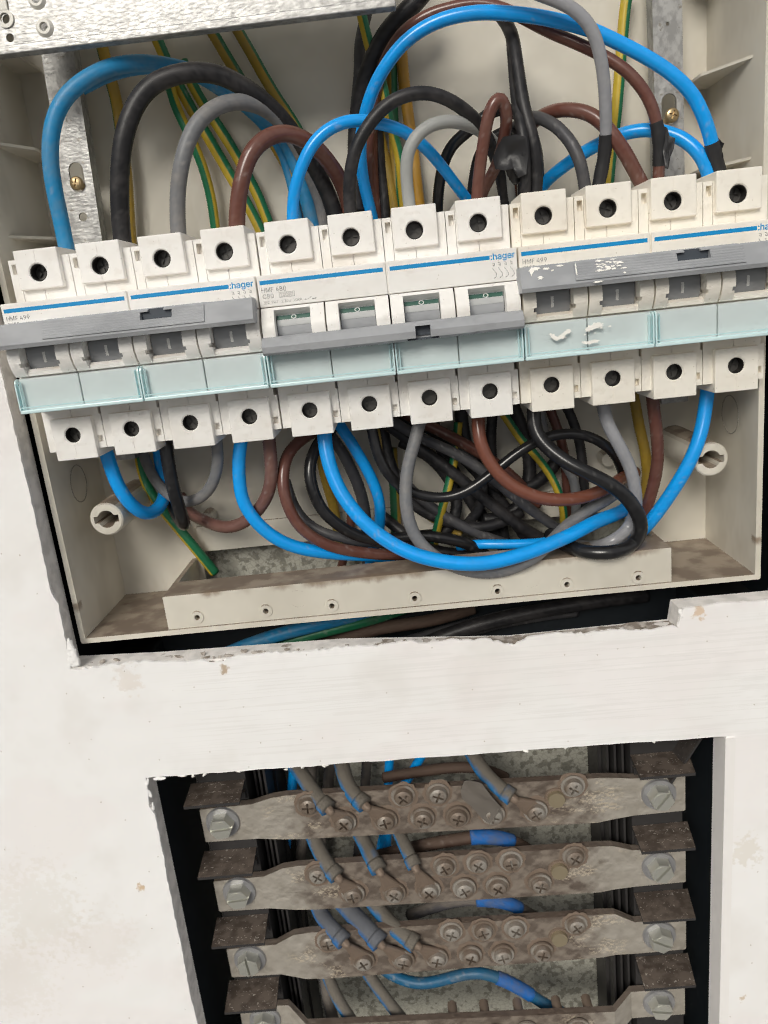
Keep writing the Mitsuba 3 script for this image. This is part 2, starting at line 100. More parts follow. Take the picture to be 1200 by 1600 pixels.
('black_cable', 'soft black cable crossing the deep brown one', 'black', 2.74, [(-23.2, 62.0, -81.8), (2.8, 60.0, -87.6), (23.1, 56.0, -99.1), (35.8, 54.0, -115.2), (35.9, 54.0, -132.3), (26.1, 58.0, -146.4)]),
('grey_cable', 'dark grey cable sloping at the lowest part of the bundle', 'dark_grey', 2.66, [(-9.4, 58.0, -109.6), (5.5, 52.0, -126.9), (20.9, 50.0, -140.1), (37.0, 52.0, -150.4), (50.9, 58.0, -158.7)]),
('black_cable', 'black cable standing at the back right of the bundle', 'black', 2.74, [(46.1, 62.0, -85.8), (44.1, 62.0, -105.7), (45.0, 62.0, -126.5), (48.5, 66.0, -160.2)]),
('black_cable', 'black cable resting on the back edge of the ledge opening', 'black', 2.99, [(-18.8, 62.0, -134.0), (0.0, 54.0, -150.0), (12.8, 50.0, -155.7), (29.6, 52.0, -160.3), (43.7, 60.0, -166.9)]),
('brown_cable', 'brown cable end dropping into the ledge opening', 'brown', 2.32, [(-33.3, 64.0, -133.0), (-36.6, 66.0, -151.4), (-41.8, 70.0, -163.4), (-45.1, 74.0, -174.0)]),
('black_cable', 'black cable deep behind the wide brown curve', 'black', 3.4, [(29.7, 62.0, -84.1), (30.7, 59.0, -102.1), (39.1, 57.0, -119.6), (54.3, 57.0, -128.0), (70.1, 60.0, -123.4), (81.7, 64.0, -110.0)]),
('black_cable', 'black cable at the back just left of the yellow green slant', 'black', 3.4, [(56.4, 64.0, -83.8), (62.2, 62.0, -104.2), (62.0, 60.0, -124.3), (52.0, 58.0, -140.3), (36.6, 58.0, -142.9)]),
('black_cable', 'black cable at the back behind the grey drop', 'black', 3.4, [(13.4, 63.0, -82.5), (18.2, 63.0, -103.2), (31.1, 63.0, -132.3), (48.3, 66.0, -163.9)]),
('black_cable', 'black cable at the back between the wide brown curve and the ledge', 'black', 3.2, [(21.9, 64.0, -100.3), (40.2, 63.0, -124.5), (57.2, 63.0, -152.9), (69.1, 68.0, -174.1)]),
('blue_cable', 'blue cable in the gap between the plastic box and the wall edge', 'blue_old', 3.6, [(-117.3, 48.0, -203.5), (-85.6, 46.0, -193.7), (-67.7, 46.0, -190.3), (-50.4, 48.0, -188.4), (-20.9, 56.0, -186.6)]),
('earth_cable', 'green earth cable in the gap under the plastic box', 'green', 3.0, [(-93.4, 52.0, -204.0), (-67.4, 50.0, -197.0), (-49.4, 50.0, -193.5), (-28.3, 52.0, -190.9), (-3.4, 60.0, -188.1)]),
('brown_cable', 'brown cable in the gap under the plastic box', 'brown_dusty', 3.4, [(-65.8, 56.0, -206.8), (-41.9, 55.0, -201.1), (-18.5, 55.0, -197.7), (6.3, 58.0, -197.0), (28.2, 64.0, -194.9)]),
('black_cable', 'black cable in the gap under the right half of the plastic box', 'black', 4.0, [(-9.4, 54.0, -211.6), (19.5, 54.0, -203.1), (55.1, 56.0, -198.1), (93.9, 58.0, -195.4), (122.9, 62.0, -196.2)]),
('grey_cable', 'dusty dark grey cable crossing the gap under the box', 'dark_grey', 5.0, [(-39.2, 66.0, -220.2), (5.5, 66.0, -210.9), (49.3, 66.0, -203.7), (85.5, 68.0, -202.4)]),
]
BEHIND_BARS = [
('brown_cable', 'brown cable with blue end sleeve between the topmost and second bars', 'brown_dusty', 3.6, [(-54.1, 62.0, -351.5), (-21.7, 52.0, -337.9), (1.3, 46.0, -330.1), (21.6, 44.0, -327.9), (38.1, 46.0, -334.2), (51.3, 52.0, -349.2)], ('tape', 0.62, 0.9, 'blue_sleeve')),
('brown_cable', 'dusty dark brown cable bowed above the topmost bar', 'brown_dusty', 3.1, [(-32.3, 60.0, -294.2), (-9.4, 54.0, -288.2), (5.4, 50.0, -284.9), (21.7, 50.0, -286.5), (38.1, 56.0, -298.5)]),
('grey_cable', 'dusty grey cable with blue end sleeve between the second and third bars', 'dark_dusty', 3.4, [(-26.9, 62.0, -394.3), (-2.3, 50.0, -376.7), (18.6, 46.0, -372.9), (35.3, 46.0, -378.6), (51.0, 54.0, -397.3)], ('tape', 0.52, 0.9, 'blue_sleeve')),
('blue_cable', 'blue cable bowed under the third bar ending in a blue sleeve', 'blue_dull', 3.4, [(-60.8, 58.0, -411.4), (-42.1, 50.0, -425.7), (-22.9, 46.0, -430.2), (-4.9, 44.0, -425.5), (12.7, 42.0, -422.2), (31.2, 40.0, -430.1), (48.6, 38.0, -443.7), (58.6, 35.0, -448.6), (69.0, 33.0, -456.1)], ('tape', 0.62, 0.84, 'blue_sleeve')),
('blue_cable', 'blue cable slanting down at the left below the third bar', 'blue_dusty', 3.6, [(-85.9, 52.0, -407.9), (-80.1, 46.0, -419.3), (-74.4, 38.0, -428.3), (-63.4, 30.0, -444.7)]),
('blue_cable', 'blue cable slanting down nearest the middle below the third bar', 'blue_dusty', 3.6, [(-62.4, 52.0, -410.2), (-54.7, 46.0, -421.8), (-45.8, 38.0, -431.1), (-31.0, 30.0, -448.8)]),
('grey_cable', 'lilac grey cable hanging at the left below the third bar', 'dark_dusty', 3.8, [(-87.1, 60.0, -410.8), (-84.2, 56.0, -429.4), (-82.7, 50.0, -440.6), (-80.4, 44.0, -464.4)]),
('blue_cable', 'deep blue cable standing behind the left ends of the bars', 'blue', 2.9, [(-82.0, 66.0, -269.5), (-86.7, 66.0, -292.8), (-97.6, 66.0, -341.2), (-103.7, 66.0, -375.9), (-107.9, 66.0, -414.7), (-116.6, 66.0, -486.7)]),
('black_cable', 'black cable standing left of the deep blue one', 'black', 3.6, [(-96.3, 68.0, -269.3), (-100.6, 68.0, -299.4), (-105.9, 68.0, -344.3), (-113.2, 68.0, -401.2), (-121.4, 68.0, -488.5)]),
('grey_cable', 'dusty grey cable standing just right of the deep blue one', 'dark_dusty', 3.4, [(-72.2, 70.0, -273.0), (-79.9, 70.0, -311.8), (-90.5, 70.0, -352.1), (-99.5, 70.0, -419.5), (-105.0, 70.0, -492.5)]),
('blue_cable', 'short blue cable upright above the topmost bar', 'blue', 2.7, [(-25.4, 66.0, -271.0), (-29.1, 66.0, -292.0), (-32.6, 66.0, -318.1), (-36.6, 66.0, -349.5), (-41.8, 68.0, -383.8)]),
('blue_cable', 'short blue cable leaning above the topmost bar', 'blue', 2.7, [(-4.1, 62.0, -274.9), (-12.0, 62.0, -287.7), (-19.2, 62.0, -299.0), (-31.3, 64.0, -321.2), (-43.3, 68.0, -359.8)]),
('black_cable', 'black cable standing behind the second lug of the topmost bar', 'dark_dusty', 3.0, [(-39.6, 70.0, -272.0), (-45.3, 70.0, -306.3), (-54.3, 70.0, -351.0), (-58.4, 72.0, -385.7)]),
('black_cable', 'dusty black cable behind the far left lug of the topmost bar', 'dark_dusty', 3.3, [(-62.5, 72.0, -270.9), (-68.0, 72.0, -305.4), (-78.4, 72.0, -350.2), (-85.7, 74.0, -399.6)]),
]
LUGGED = [
('blue_cable', 'dust covered blue cable on the far left lug of the topmost bar', 'blue_dusty', 4.3, [(-87.4, 52.0, -262.3), (-78.2, 44.0, -274.5), (-69.8, 34.0, -282.0), (-61.7, 26.0, -287.6)], (-54.5, -298.6)),
('blue_cable', 'dust covered cable with a frayed end on the second lug of the topmost bar', 'blue_dusty', 4.3, [(-55.2, 50.0, -264.3), (-53.2, 42.0, -275.7), (-49.2, 33.0, -282.2), (-41.8, 26.0, -287.2)], (-31.9, -299.6)),
('blue_cable', 'dusty cable with a bright blue edge on the right half of the topmost bar', 'blue_dusty', 4.3, [(16.8, 50.0, -269.5), (21.5, 43.0, -277.8), (27.1, 34.0, -283.6), (37.8, 26.0, -290.3)], (50.3, -302.1)),
('blue_cable', 'dusty blue cable on the far left lug of the second bar', 'blue_dusty', 4.3, [(-80.4, 50.0, -308.1), (-74.9, 43.0, -319.7), (-68.9, 33.0, -326.0), (-62.2, 26.0, -331.5)], (-55.1, -346.0)),
('blue_cable', 'dusty blue cable on the second lug of the second bar', 'blue_dusty', 4.3, [(-53.4, 50.0, -310.8), (-47.3, 43.0, -322.0), (-42.7, 33.0, -325.6), (-38.6, 26.0, -329.5)], (-31.9, -347.4)),
('blue_cable', 'kinked dusty blue cable on the third lug of the second bar', 'blue_dusty', 3.7, [(-29.8, 50.0, -313.2), (-26.1, 43.0, -320.3), (-22.2, 33.0, -324.2), (-18.6, 26.0, -329.0)], (-12.2, -347.6)),
('blue_cable', 'blue sleeved cable on the far left lug of the third bar', 'blue_sleeve', 4.5, [(-83.0, 50.0, -356.8), (-78.2, 43.0, -369.3), (-70.9, 33.0, -372.0), (-63.5, 26.0, -375.9)], (-54.5, -392.6)),
('blue_cable', 'blue sleeved cable on the second lug of the third bar', 'blue_sleeve', 5.2, [(-71.6, 50.0, -357.9), (-60.1, 43.0, -371.1), (-51.0, 33.0, -374.0), (-43.2, 26.0, -378.8)], (-31.4, -394.3)),
('blue_cable', 'dusty cable with blue sleeve edge on the third lug of the third bar', 'blue_dusty', 4.6, [(-52.6, 50.0, -359.8), (-42.4, 43.0, -372.8), (-33.3, 33.0, -376.6), (-22.9, 26.0, -381.7)], (-12.0, -394.9)),
]
SCREWS = [[(-72.9, -286.6), (-20.7, -286.1), (-1.8, -286.8), (71.4, -289.3), (-54.5, -298.6), (-31.9, -299.6), (-11.5, -300.5), (7.8, -301.2), (27.1, -301.9), (50.3, -302.1)], [(-73.3, -331.6), (-2.0, -333.6), (16.7, -333.3), (35.0, -333.8), (70.2, -334.0), (-55.1, -346.0), (-31.9, -347.4), (-12.2, -347.6), (7.7, -348.3), (26.4, -348.8), (50.2, -349.4)], [(-73.3, -377.9), (-2.1, -378.2), (16.3, -379.1), (34.7, -379.5), (69.4, -380.3), (-54.5, -392.6), (-31.4, -394.3), (-12.0, -394.9), (7.7, -395.0), (26.2, -395.9), (48.8, -396.3)]]
PINS = [(61.8, -295.6), (61.3, -342.0), (59.2, -387.8)]
FLAP_A = [(52.5, 15.0, 33.8), (57.5, 13.0, 33.8), (61.7, 13.0, 32.4), (62.4, 13.0, 25.9), (61.1, 14.0, 18.3), (57.9, 15.0, 17.3), (55.9, 16.0, 21.2), (52.7, 18.0, 21.3), (49.2, 20.0, 22.5), (48.5, 20.0, 27.2), (50.6, 18.0, 31.1)]
FLAP_D = [(16.3, 25.0, -276.0), (21.8, 24.0, -279.0), (27.3, 24.0, -287.5), (31.4, 24.0, -293.0), (29.5, 25.0, -298.4), (24.6, 25.0, -304.0), (20.4, 25.0, -299.9), (16.0, 25.0, -293.8), (10.9, 26.0, -288.4), (10.7, 27.0, -283.5), (12.8, 27.0, -279.0)]
LUMP = [(56.6, 24.0, 34.8), (57.0, 22.0, 29.1), (56.2, 22.0, 24.1), (58.3, 24.0, 18.1)]
FLAP_B = [(119.3, 17.0, 31.4), (120.8, 16.0, 30.1), (120.9, 14.0, 26.7), (123.2, 14.0, 25.5), (122.7, 14.0, 21.6), (121.3, 14.0, 18.6), (120.6, 15.0, 14.1), (119.2, 15.0, 14.7), (118.7, 15.0, 19.0), (118.1, 16.0, 23.0)]
FLAP_C = [(141.6, 16.0, 24.1), (142.4, 14.0, 22.0), (143.1, 13.0, 21.2), (142.4, 14.0, 19.0), (143.0, 14.0, 16.7), (143.0, 16.0, 12.9), (141.9, 17.0, 12.6)]
STAIN_SPOTS = [(-159.6, -305.0, 2.6, (0.55, 0.38, 0.2), 0.8), (-96.8, -185.9, 2.4, (0.42, 0.3, 0.18), 0.8), (126.8, -180.6, 3.0, (0.6, 0.42, 0.25), 0.7), (-106.2, -264.8, 9, (0.66, 0.6, 0.52), 0.5), (-215.4, -312.3, 26, (0.7, 0.66, 0.6), 0.3), (-235.8, -356.0, 22, (0.7, 0.66, 0.6), 0.25), (-186.1, -335.6, 18, (0.7, 0.66, 0.6), 0.22), (150.1, -406.5, 2.0, (0.55, 0.42, 0.28), 0.7), (150.3, -313.1, 8, (0.68, 0.63, 0.55), 0.5), (-143.3, -186.5, 7, (0.68, 0.6, 0.52), 0.4)]

# ------------------------------------------------------------------ helpers (all shapes are drawn in millimetres)
MM = 0.001


def tri(m):
    """A trimesh in millimetres from a manifold, a trimesh or a (v, f) pair."""
    if hasattr(m, 'to_mesh'):
        k = m.to_mesh()
        return trimesh.Trimesh(np.array(k.vert_properties[:, :3]), np.array(k.tri_verts), process=False)
    if isinstance(m, (tuple, list)) and not isinstance(m[0], trimesh.Trimesh):
        return trimesh.Trimesh(np.asarray(m[0], float), np.asarray(m[1], int), process=False)
    if isinstance(m, list):
        return trimesh.util.concatenate(m)
    return m.copy()


def shape(m, bsdf, smooth=False, color=None, at=None):
    t = tri(m)
    t.vertices = np.asarray(t.vertices) * MM
    more = {'to_world': at} if at is not None else {}
    return mikit.ply(t, bsdf, smooth=smooth, color=color, **more)


def numbered(key, taken):
    if key not in taken:
        return key
    n = 1
    while f'{key}_{n:03d}' in taken:
        n += 1
    return f'{key}_{n:03d}'


HOLDERS = set()


def thing(name, label, category, group=None, kind=None):
    key = numbered(name, HOLDERS)
    HOLDERS.add(key)
    labels[key] = {'label': label, 'category': category}
    if group:
        labels[key]['group'] = group
    if kind:
        labels[key]['kind'] = kind
    return key


def structure(name, label=None):
    key = numbered(name, HOLDERS)
    HOLDERS.add(key)
    labels[key] = {'kind': 'structure'}
    if label:
        labels[key]['label'] = label
    return key


def part(parent, name, entry, label=None):
    key = numbered(parent + '__' + name, scene)
    scene[key] = dict(entry)
    if label:
        labels[key] = {'label': label}
    return key


def moved(entry, x=0, y=0, z=0, rx=0, ry=0, rz=0, s=1):
    t = T().translate([x * MM, y * MM, z * MM])
    if rz:
        t = t.rotate([0, 0, 1], rz)
    if ry:
        t = t.rotate([0, 1, 0], ry)
    if rx:
        t = t.rotate([1, 0, 0], rx)
    if s != 1:
        t = t.scale([s, s, s])
    return {**entry, 'to_world': t}


def bx(x0, x1, y0, y1, z0, z1):
    return m3.Manifold.cube([x1 - x0, y1 - y0, z1 - z0]).translate([x0, y0, z0])


def rbx(x0, x1, y0, y1, z0, z1, r=0.6, seg=8):
    """A box with all its edges rounded."""
    s = m3.Manifold.sphere(r, seg)
    return m3.Manifold.batch_hull([s.translate([x, y, z]) for x in (x0 + r, x1 - r) for y in (y0 + r, y1 - r) for z in (z0 + r, z1 - r)])


def cyl_y(x, z, r, y0, y1, r2=None, seg=28):
    """A cylinder along y (r at y0, r2 at y1)."""
    return m3.Manifold.cylinder(y1 - y0, r, r if r2 is None else r2, seg).rotate([-90, 0, 0]).translate([x, y0, z])


def prism_x(profile, x0, x1):
    """A (y, z) profile run from x0 to x1."""
    c = m3.CrossSection([[(p[0], p[1]) for p in profile]], m3.FillRule.NonZero)
    # extruded along z; (a, b, c) -> (x=c, y=a, z=b)
    return m3.Manifold.extrude(c, x1 - x0).transform([[0, 0, 1, x0], [1, 0, 0, 0], [0, 1, 0, 0]])


def plate_y(poly, y0, y1):
    """A shapely (x, z) polygon run from y0 to y1."""
    meshes = []
    for g in getattr(poly, 'geoms', [poly]):
        m = trimesh.creation.extrude_polygon(g, y1 - y0, engine='earcut')
        v = np.asarray(m.vertices)
        meshes.append(trimesh.Trimesh(np.stack([v[:, 0], y1 - v[:, 2], v[:, 1]], 1), m.faces, process=False))
    return trimesh.util.concatenate(meshes)


def union(*ms):
    return m3.Manifold.batch_boolean(list(ms), m3.OpType.Add)


def spline(points, step=1.3):
    p = np.asarray(points, float)
    from scipy.interpolate import CubicSpline
    d = np.sqrt(np.linalg.norm(np.diff(p, axis=0), axis=1))
    t = np.concatenate([[0], np.cumsum(d)])
    c = CubicSpline(t, p, bc_type='natural')
    fine = c(np.linspace(0, t[-1], 400))
    s = np.concatenate([[0], np.cumsum(np.linalg.norm(np.diff(fine, axis=0), axis=1))])
    n = max(4, int(s[-1] / step))
    want = np.linspace(0, s[-1], n)
    return np.stack([np.interp(want, s, fine[:, k]) for k in range(3)], 1)


def tube(path, radius, sides=16, caps=True):
    """(mesh, angle of each vertex) of a tube along the path; radius a number or one per station."""
    n = len(path)
    r = np.broadcast_to(np.asarray(radius, float), (n,))
    tan = np.gradient(path, axis=0)
    tan /= np.linalg.norm(tan, axis=1, keepdims=True)
    up = np.array([0, -1.0, 0])
    if abs(tan[0] @ up) > 0.9:
        up = np.array([1.0, 0, 0])
    rings, nrm = [], up - tan[0] * (up @ tan[0])
    for i in range(n):
        nrm = nrm - tan[i] * (nrm @ tan[i])
        nrm /= np.linalg.norm(nrm)
        b = np.cross(tan[i], nrm)
        a = np.arange(sides) * 2 * np.pi / sides
        rings.append(path[i] + r[i] * (np.cos(a)[:, None] * nrm + np.sin(a)[:, None] * b))
    v = np.vstack(rings)
    i, j = np.meshgrid(np.arange(n - 1), np.arange(sides), indexing='ij')
    a = i * sides + j
    b = i * sides + (j + 1) % sides
    q = np.stack([a, b, b + sides, a + sides], -1).reshape(-1, 4)
    f = np.vstack([q[:, [0, 1, 2]], q[:, [0, 2, 3]]])
    ang = np.tile(np.arange(sides) * 2 * np.pi / sides, n)
    if caps:
        k = len(v)
        v = np.vstack([v, path[0], path[-1]])
        ring = np.arange(sides)
        f = np.vstack([f, np.stack([ring * 0 + k, (ring + 1) % sides, ring], 1),
                       np.stack([ring * 0 + k + 1, ring + (n - 1) * sides, (ring + 1) % sides + (n - 1) * sides], 1)])
        ang = np.concatenate([ang, [0, 0]])
    return trimesh.Trimesh(v, f, process=False), ang


# ------------------------------------------------------------------ materials
def rgb(c):
    return {'type': 'rgb', 'value': list(c)}


def mat(name, color, rough=0.5, spec=0.5, metallic=0.0, coat=0.0, bump=None, scale=1.0, sheet=False):
    base = proc(color) if callable(color) else (color if isinstance(color, dict) else rgb(color))
    b = {'type': 'principled', 'base_color': base, 'roughness': rough, 'specular': spec, 'metallic': metallic}
    if coat:
        b.update(clearcoat=coat, clearcoat_gloss=0.8)
    if bump is not None:
        b = {'type': 'bumpmap', 'texture': proc(bump, eps=2e-4), 'scale': scale, 'nested': b}
    if sheet:
        b = {'type': 'twosided', 'nested': b}
    scene[name] = b


STAINS = STAIN_SPOTS


def wall_color(p, n, uv):
    q = p * 1000
    blot = fbm(q.x * 0.012, q.z * 0.012, 3.0, octaves=4)
    c = mix((0.84, 0.835, 0.825), (0.80, 0.785, 0.765), smoothstep(0.42, 0.75, blot))
    dirt = smoothstep(0.55, 0.8, fbm(q.x * 0.035 + 31, q.z * 0.03, 1.0, octaves=5))
    c = mix(c, (0.63, 0.595, 0.545), dirt * 0.22)
    pink = smoothstep(0.45, 0.62, fbm(q.x * 0.02 + 3, q.z * 0.035, 2.0, octaves=3))
    c = mix(c, (0.815, 0.765, 0.755), pink * 0.35)
    thin = smoothstep(0.52, 0.66, fbm(q.x * 0.03 + 0.4 * noise(q.x * 0.2, q.z * 0.2), q.z * 1.5 + q.x * 0.02, 2.0, octaves=3))
    c = mix(c, (0.70, 0.685, 0.665), thin * 0.28 * smoothstep(-262, -236, q.z) * (1 - smoothstep(-190, -178, q.z)) * smoothstep(-150, -90, q.x))
    ragged = fbm(q.x * 0.5, q.z * 0.5, 6.0, octaves=3) - 0.5
    for sx, sz, rad, col, k in STAINS:
        e = dr.sqrt(dr.square(q.x - sx) + dr.square((q.z - sz) * 0.8)) / rad + ragged * 1.6
        c = mix(c, col, (1 - smoothstep(0.45, 1.05, e)) * k)
    d, e, r = voronoi(q.x * 0.09, q.z * 0.09)
    c = mix(c, (0.40, 0.34, 0.27), (1 - smoothstep(0.02, 0.045, d)) * smoothstep(0.80, 0.82, r) * 0.6)
    return c


def wall_bump(p, n, uv):
    q = p * 1000
    strokes = fbm(q.x * 0.05, q.z * 1.5 + 0.25 * noise(q.x * 0.03, q.z * 0.1), 2.0, octaves=3)
    band = smoothstep(-250, -235, q.z) * (1 - smoothstep(-190, -176, q.z)) * smoothstep(-140, -90, q.x)
    band = dr.maximum(band, smoothstep(140, 150, q.x) * 0.2)
    grain = fbm(q.x * 0.9, q.z * 0.9, 5.0, octaves=3)
    lumps = fbm(q.x * 0.09, q.z * 0.09, 8.0, octaves=3)
    return strokes * band * 0.3 + grain * 0.22 + lumps * 0.9


def plaster_color(p, n, uv):
    q = p * 1000
    f = fbm(q.x * 0.25, q.y * 0.25, q.z * 0.25, octaves=4)
    return mix((0.24, 0.205, 0.175), (0.50, 0.46, 0.42), smoothstep(0.35, 0.7, f))


def plaster_light(p, n, uv):
    q = p * 1000
    f = fbm(q.x * 0.2, q.y * 0.2, q.z * 0.2, octaves=4)
    return mix((0.62, 0.60, 0.575), (0.78, 0.75, 0.72), smoothstep(0.3, 0.65, f))


def plaster_bump(p, n, uv):
    q = p * 1000
    return fbm(q.x * 0.8, q.y * 0.8, q.z * 0.8, octaves=4)


def box_color(p, n, uv):
    q = p * 1000
    f = fbm(q.x * 0.03, q.y * 0.05, q.z * 0.025, octaves=4)
    c = mix((0.62, 0.588, 0.51), (0.54, 0.508, 0.435), smoothstep(0.35, 0.7, f))
    stain = smoothstep(0.6, 0.8, fbm(q.x * 0.1 + 5, q.y * 0.1, q.z * 0.035, octaves=3))
    c = mix(c, (0.70, 0.68, 0.62), stain * 0.25)
    dust = smoothstep(0.6, 0.9, n.z)
    d = mix((0.16, 0.115, 0.085), (0.30, 0.24, 0.185), smoothstep(0.35, 0.7, fbm(q.x * 0.10, q.y * 0.11, 4.0, octaves=4)))
    c = mix(c, d, dust * 0.92)
    # grime that has run over the front edge of the ledge
    lip = smoothstep(-155.5, -152.0, q.z + 3.0 * (fbm(q.x * 0.35, q.z * 0.2, 2.0) - 0.5)) * (1 - smoothstep(-151.4, -150.0, q.z)) * (1 - smoothstep(14, 16, q.y))
    c = mix(c, (0.23, 0.17, 0.12), lip * smoothstep(0.3, 0.6, fbm(q.x * 0.06, 1.0, 3.0)) * 0.85)
    return c


def hammer_color(p, n, uv):
    q = p * 1000
    d, e, r = voronoi(q.x * 0.33, q.z * 0.33)
    f = fbm(q.x * 0.35, q.z * 0.35, 2.0, octaves=3)
    c = mix((0.44, 0.435, 0.38), (0.22, 0.215, 0.185), smoothstep(0.52, 0.66, f))
    c = mix(c, (0.31, 0.295, 0.245), smoothstep(0.25, 0.05, e - d) * 0.5)
    return c


def hammer_bump(p, n, uv):
    q = p * 1000
    return fbm(q.x * 0.35, q.z * 0.35, 2.0, octaves=3)


def galv_color(p, n, uv):
    q = p * 1000
    f = fbm(q.x * 0.5, q.y * 0.5, q.z * 0.25, octaves=4)
    c = mix((0.30, 0.297, 0.29), (0.44, 0.437, 0.425), smoothstep(0.3, 0.7, f))
    spot = smoothstep(0.70, 0.82, fbm(q.x * 0.5 + 9, q.y * 0.4, q.z * 0.5, octaves=3))
    return mix(c, (0.2, 0.17, 0.13), spot * 0.6)


def galv_bump(p, n, uv):
    q = p * 1000
    return fbm(q.x * 0.6, q.y * 0.6, q.z * 1.2, octaves=3)


def bar_color(p, n, uv):
    q = p * 1000
    f = fbm(q.x * 0.2, q.y * 0.2, q.z * 0.2, octaves=4)
    c = mix((0.12, 0.094, 0.076), (0.225, 0.188, 0.155), smoothstep(0.3, 0.7, f))
    end = smoothstep(62, 96, dr.abs(q.x) + 30 * (f - 0.5))
    c = mix(c, mix((0.27, 0.245, 0.205), (0.42, 0.39, 0.345), fbm(q.x * 0.2, 3.0, q.z * 0.2)), end)
    patch = smoothstep(0.5, 0.66, fbm(q.x * 0.07, 5.0, q.z * 0.09, octaves=3)) * smoothstep(50, 66, dr.abs(q.x)) * (1 - smoothstep(92, 102, dr.abs(q.x)))
    salt = smoothstep(0.46, 0.62, fbm(q.x * 0.9, q.y * 0.9, q.z * 0.9, octaves=4))
    c = mix(c, (0.62, 0.53, 0.40), salt * patch * 0.5)
    return mix(c, (0.13, 0.095, 0.075), smoothstep(0.5, 0.9, n.z) * 0.8)


def bar_bump(p, n, uv):
    q = p * 1000
    return fbm(q.x * 0.5, q.y * 0.5, q.z * 0.5, octaves=4)


def dusty_black(p, n, uv):
    q = p * 1000
    f = fbm(q.x * 0.25, q.y * 0.25, q.z * 0.25, octaves=4)
    d = mix((0.085, 0.066, 0.054), (0.15, 0.12, 0.10), smoothstep(0.35, 0.65, f))
    sp = smoothstep(0.80, 0.86, noise(q.x * 1.1, q.y * 1.1, q.z * 1.1))
    d = mix(d, (0.5, 0.46, 0.42), sp * 0.7)
    return mix((0.034, 0.032, 0.032), d, smoothstep(0.4, 0.8, n.z))


def screw_color(p, n, uv):
    q = p * 1000
    f = fbm(q.x * 0.09, q.y * 0.3, q.z * 0.09, octaves=3)
    c = mix((0.34, 0.315, 0.28), (0.20, 0.158, 0.125), smoothstep(0.35, 0.6, f))
    return mix(c, (0.15, 0.11, 0.085), smoothstep(0.35, 0.9, n.z) * 0.55)


def cream_color(p, n, uv):
    q = p * 1000
    f = fbm(q.x * 0.05, q.y * 0.05, q.z * 0.08, octaves=4)
    c = mix((0.80, 0.785, 0.755), (0.74, 0.715, 0.675), smoothstep(0.4, 0.75, f))
    d, e, r = voronoi(q.x * 0.2 + q.y * 0.07, q.z * 0.2 + q.y * 0.05)
    sp = (1 - smoothstep(0.03, 0.06, d)) * smoothstep(0.7, 0.72, r)
    grime = smoothstep(0.58, 0.78, fbm(q.x * 0.3, q.y * 0.3, q.z * 0.3, octaves=4))
    c = mix(c, (0.46, 0.39, 0.31), dr.maximum(sp * 0.55, grime * 0.14))
    return mix(c, (0.50, 0.42, 0.33), smoothstep(0.6, 0.9, n.z) * (0.15 + 0.5 * smoothstep(0.45, 0.7, f)))


def cream_old_color(p, n, uv):
    c = cream_color(p, n, uv)
    return c * mi.Color3f(0.985, 0.96, 0.90)


def window_back(p, n, uv):
    q = p * 1000
    return mix((0.67, 0.70, 0.695), (0.61, 0.64, 0.635), fbm(q.x * 0.06, q.z * 0.1, 1.0))


def grey_plastic(p, n, uv):
    q = p * 1000
    f = fbm(q.x * 0.08, q.y * 0.08, q.z * 0.15, octaves=4)
    return mix((0.335, 0.345, 0.36), (0.28, 0.29, 0.305), smoothstep(0.35, 0.7, f))


mat('wall_paint', wall_color, 0.75, 0.25, bump=wall_bump, scale=0.0006)
mat('rough_plaster', plaster_color, 0.95, 0.1, bump=plaster_bump, scale=0.0012)
mat('box_plastic', box_color, 0.45, 0.4)
mat('hammer_paint', hammer_color, 0.4, 0.4, bump=hammer_bump, scale=0.0006)
mat('galvanised', galv_color, 0.42, 0.5, metallic=0.55, bump=galv_bump, scale=0.00012)
mat('bar_metal', bar_color, 0.6, 0.4, metallic=0.15, bump=bar_bump, scale=0.0009)
mat('screw_metal', screw_color, 0.45, 0.5, metallic=0.35)
mat('black_plastic', dusty_black, 0.5, 0.4)
mat('cream', cream_color, 0.42, 0.45)
mat('cream_old', cream_old_color, 0.42, 0.45)
mat('white_backing', window_back, 0.5, 0.3)
mat('toggle_grey', grey_plastic, 0.42, 0.4)
mat('bolt_metal', (0.52, 0.52, 0.47), 0.35, 0.5, metallic=0.6)
mat('washer_metal', (0.33, 0.33, 0.34), 0.4, 0.5, metallic=0.5)
mat('brass', (0.33, 0.275, 0.185), 0.5, 0.5, metallic=0.5)
mat('zinc_screw', (0.48, 0.36, 0.20), 0.32, 0.5, metallic=0.8)
mat('pit', (0.018, 0.016, 0.015), 0.5, 0.3)
mat('terminal_metal', (0.10, 0.096, 0.09), 0.35, 0.5, metallic=0.6)
mat('slate', (0.05, 0.06, 0.075), 0.5, 0.4)
mat('stripe_blue', (0.003, 0.235, 0.53), 0.4, 0.4)
mat('print_grey', (0.15, 0.145, 0.14), 0.6, 0.2)
mat('mark_white', (0.75, 0.75, 0.73), 0.5, 0.3)
mat('green_band', (0.018, 0.085, 0.062), 0.45, 0.4)
mat('band_grey', (0.42, 0.43, 0.43), 0.45, 0.4)
mat('aqua_edge', (0.55, 0.715, 0.73), 0.12, 0.7, coat=0.6)
mat('board_edge', plaster_light, 0.9, 0.15, bump=plaster_bump, scale=0.0004)
mat('groove', (0.30, 0.28, 0.24), 0.6, 0.2)
mat('dark_steel', (0.012, 0.016, 0.02), 0.38, 0.5)
mat('white_trim', (0.80, 0.78, 0.76), 0.5, 0.4)
mat('white_cap', (0.70, 0.68, 0.62), 0.4, 0.4)
mat('paint_flake', (0.84, 0.82, 0.77), 0.6, 0.3)
mat('tape', (0.022, 0.022, 0.024), 0.42, 0.4)
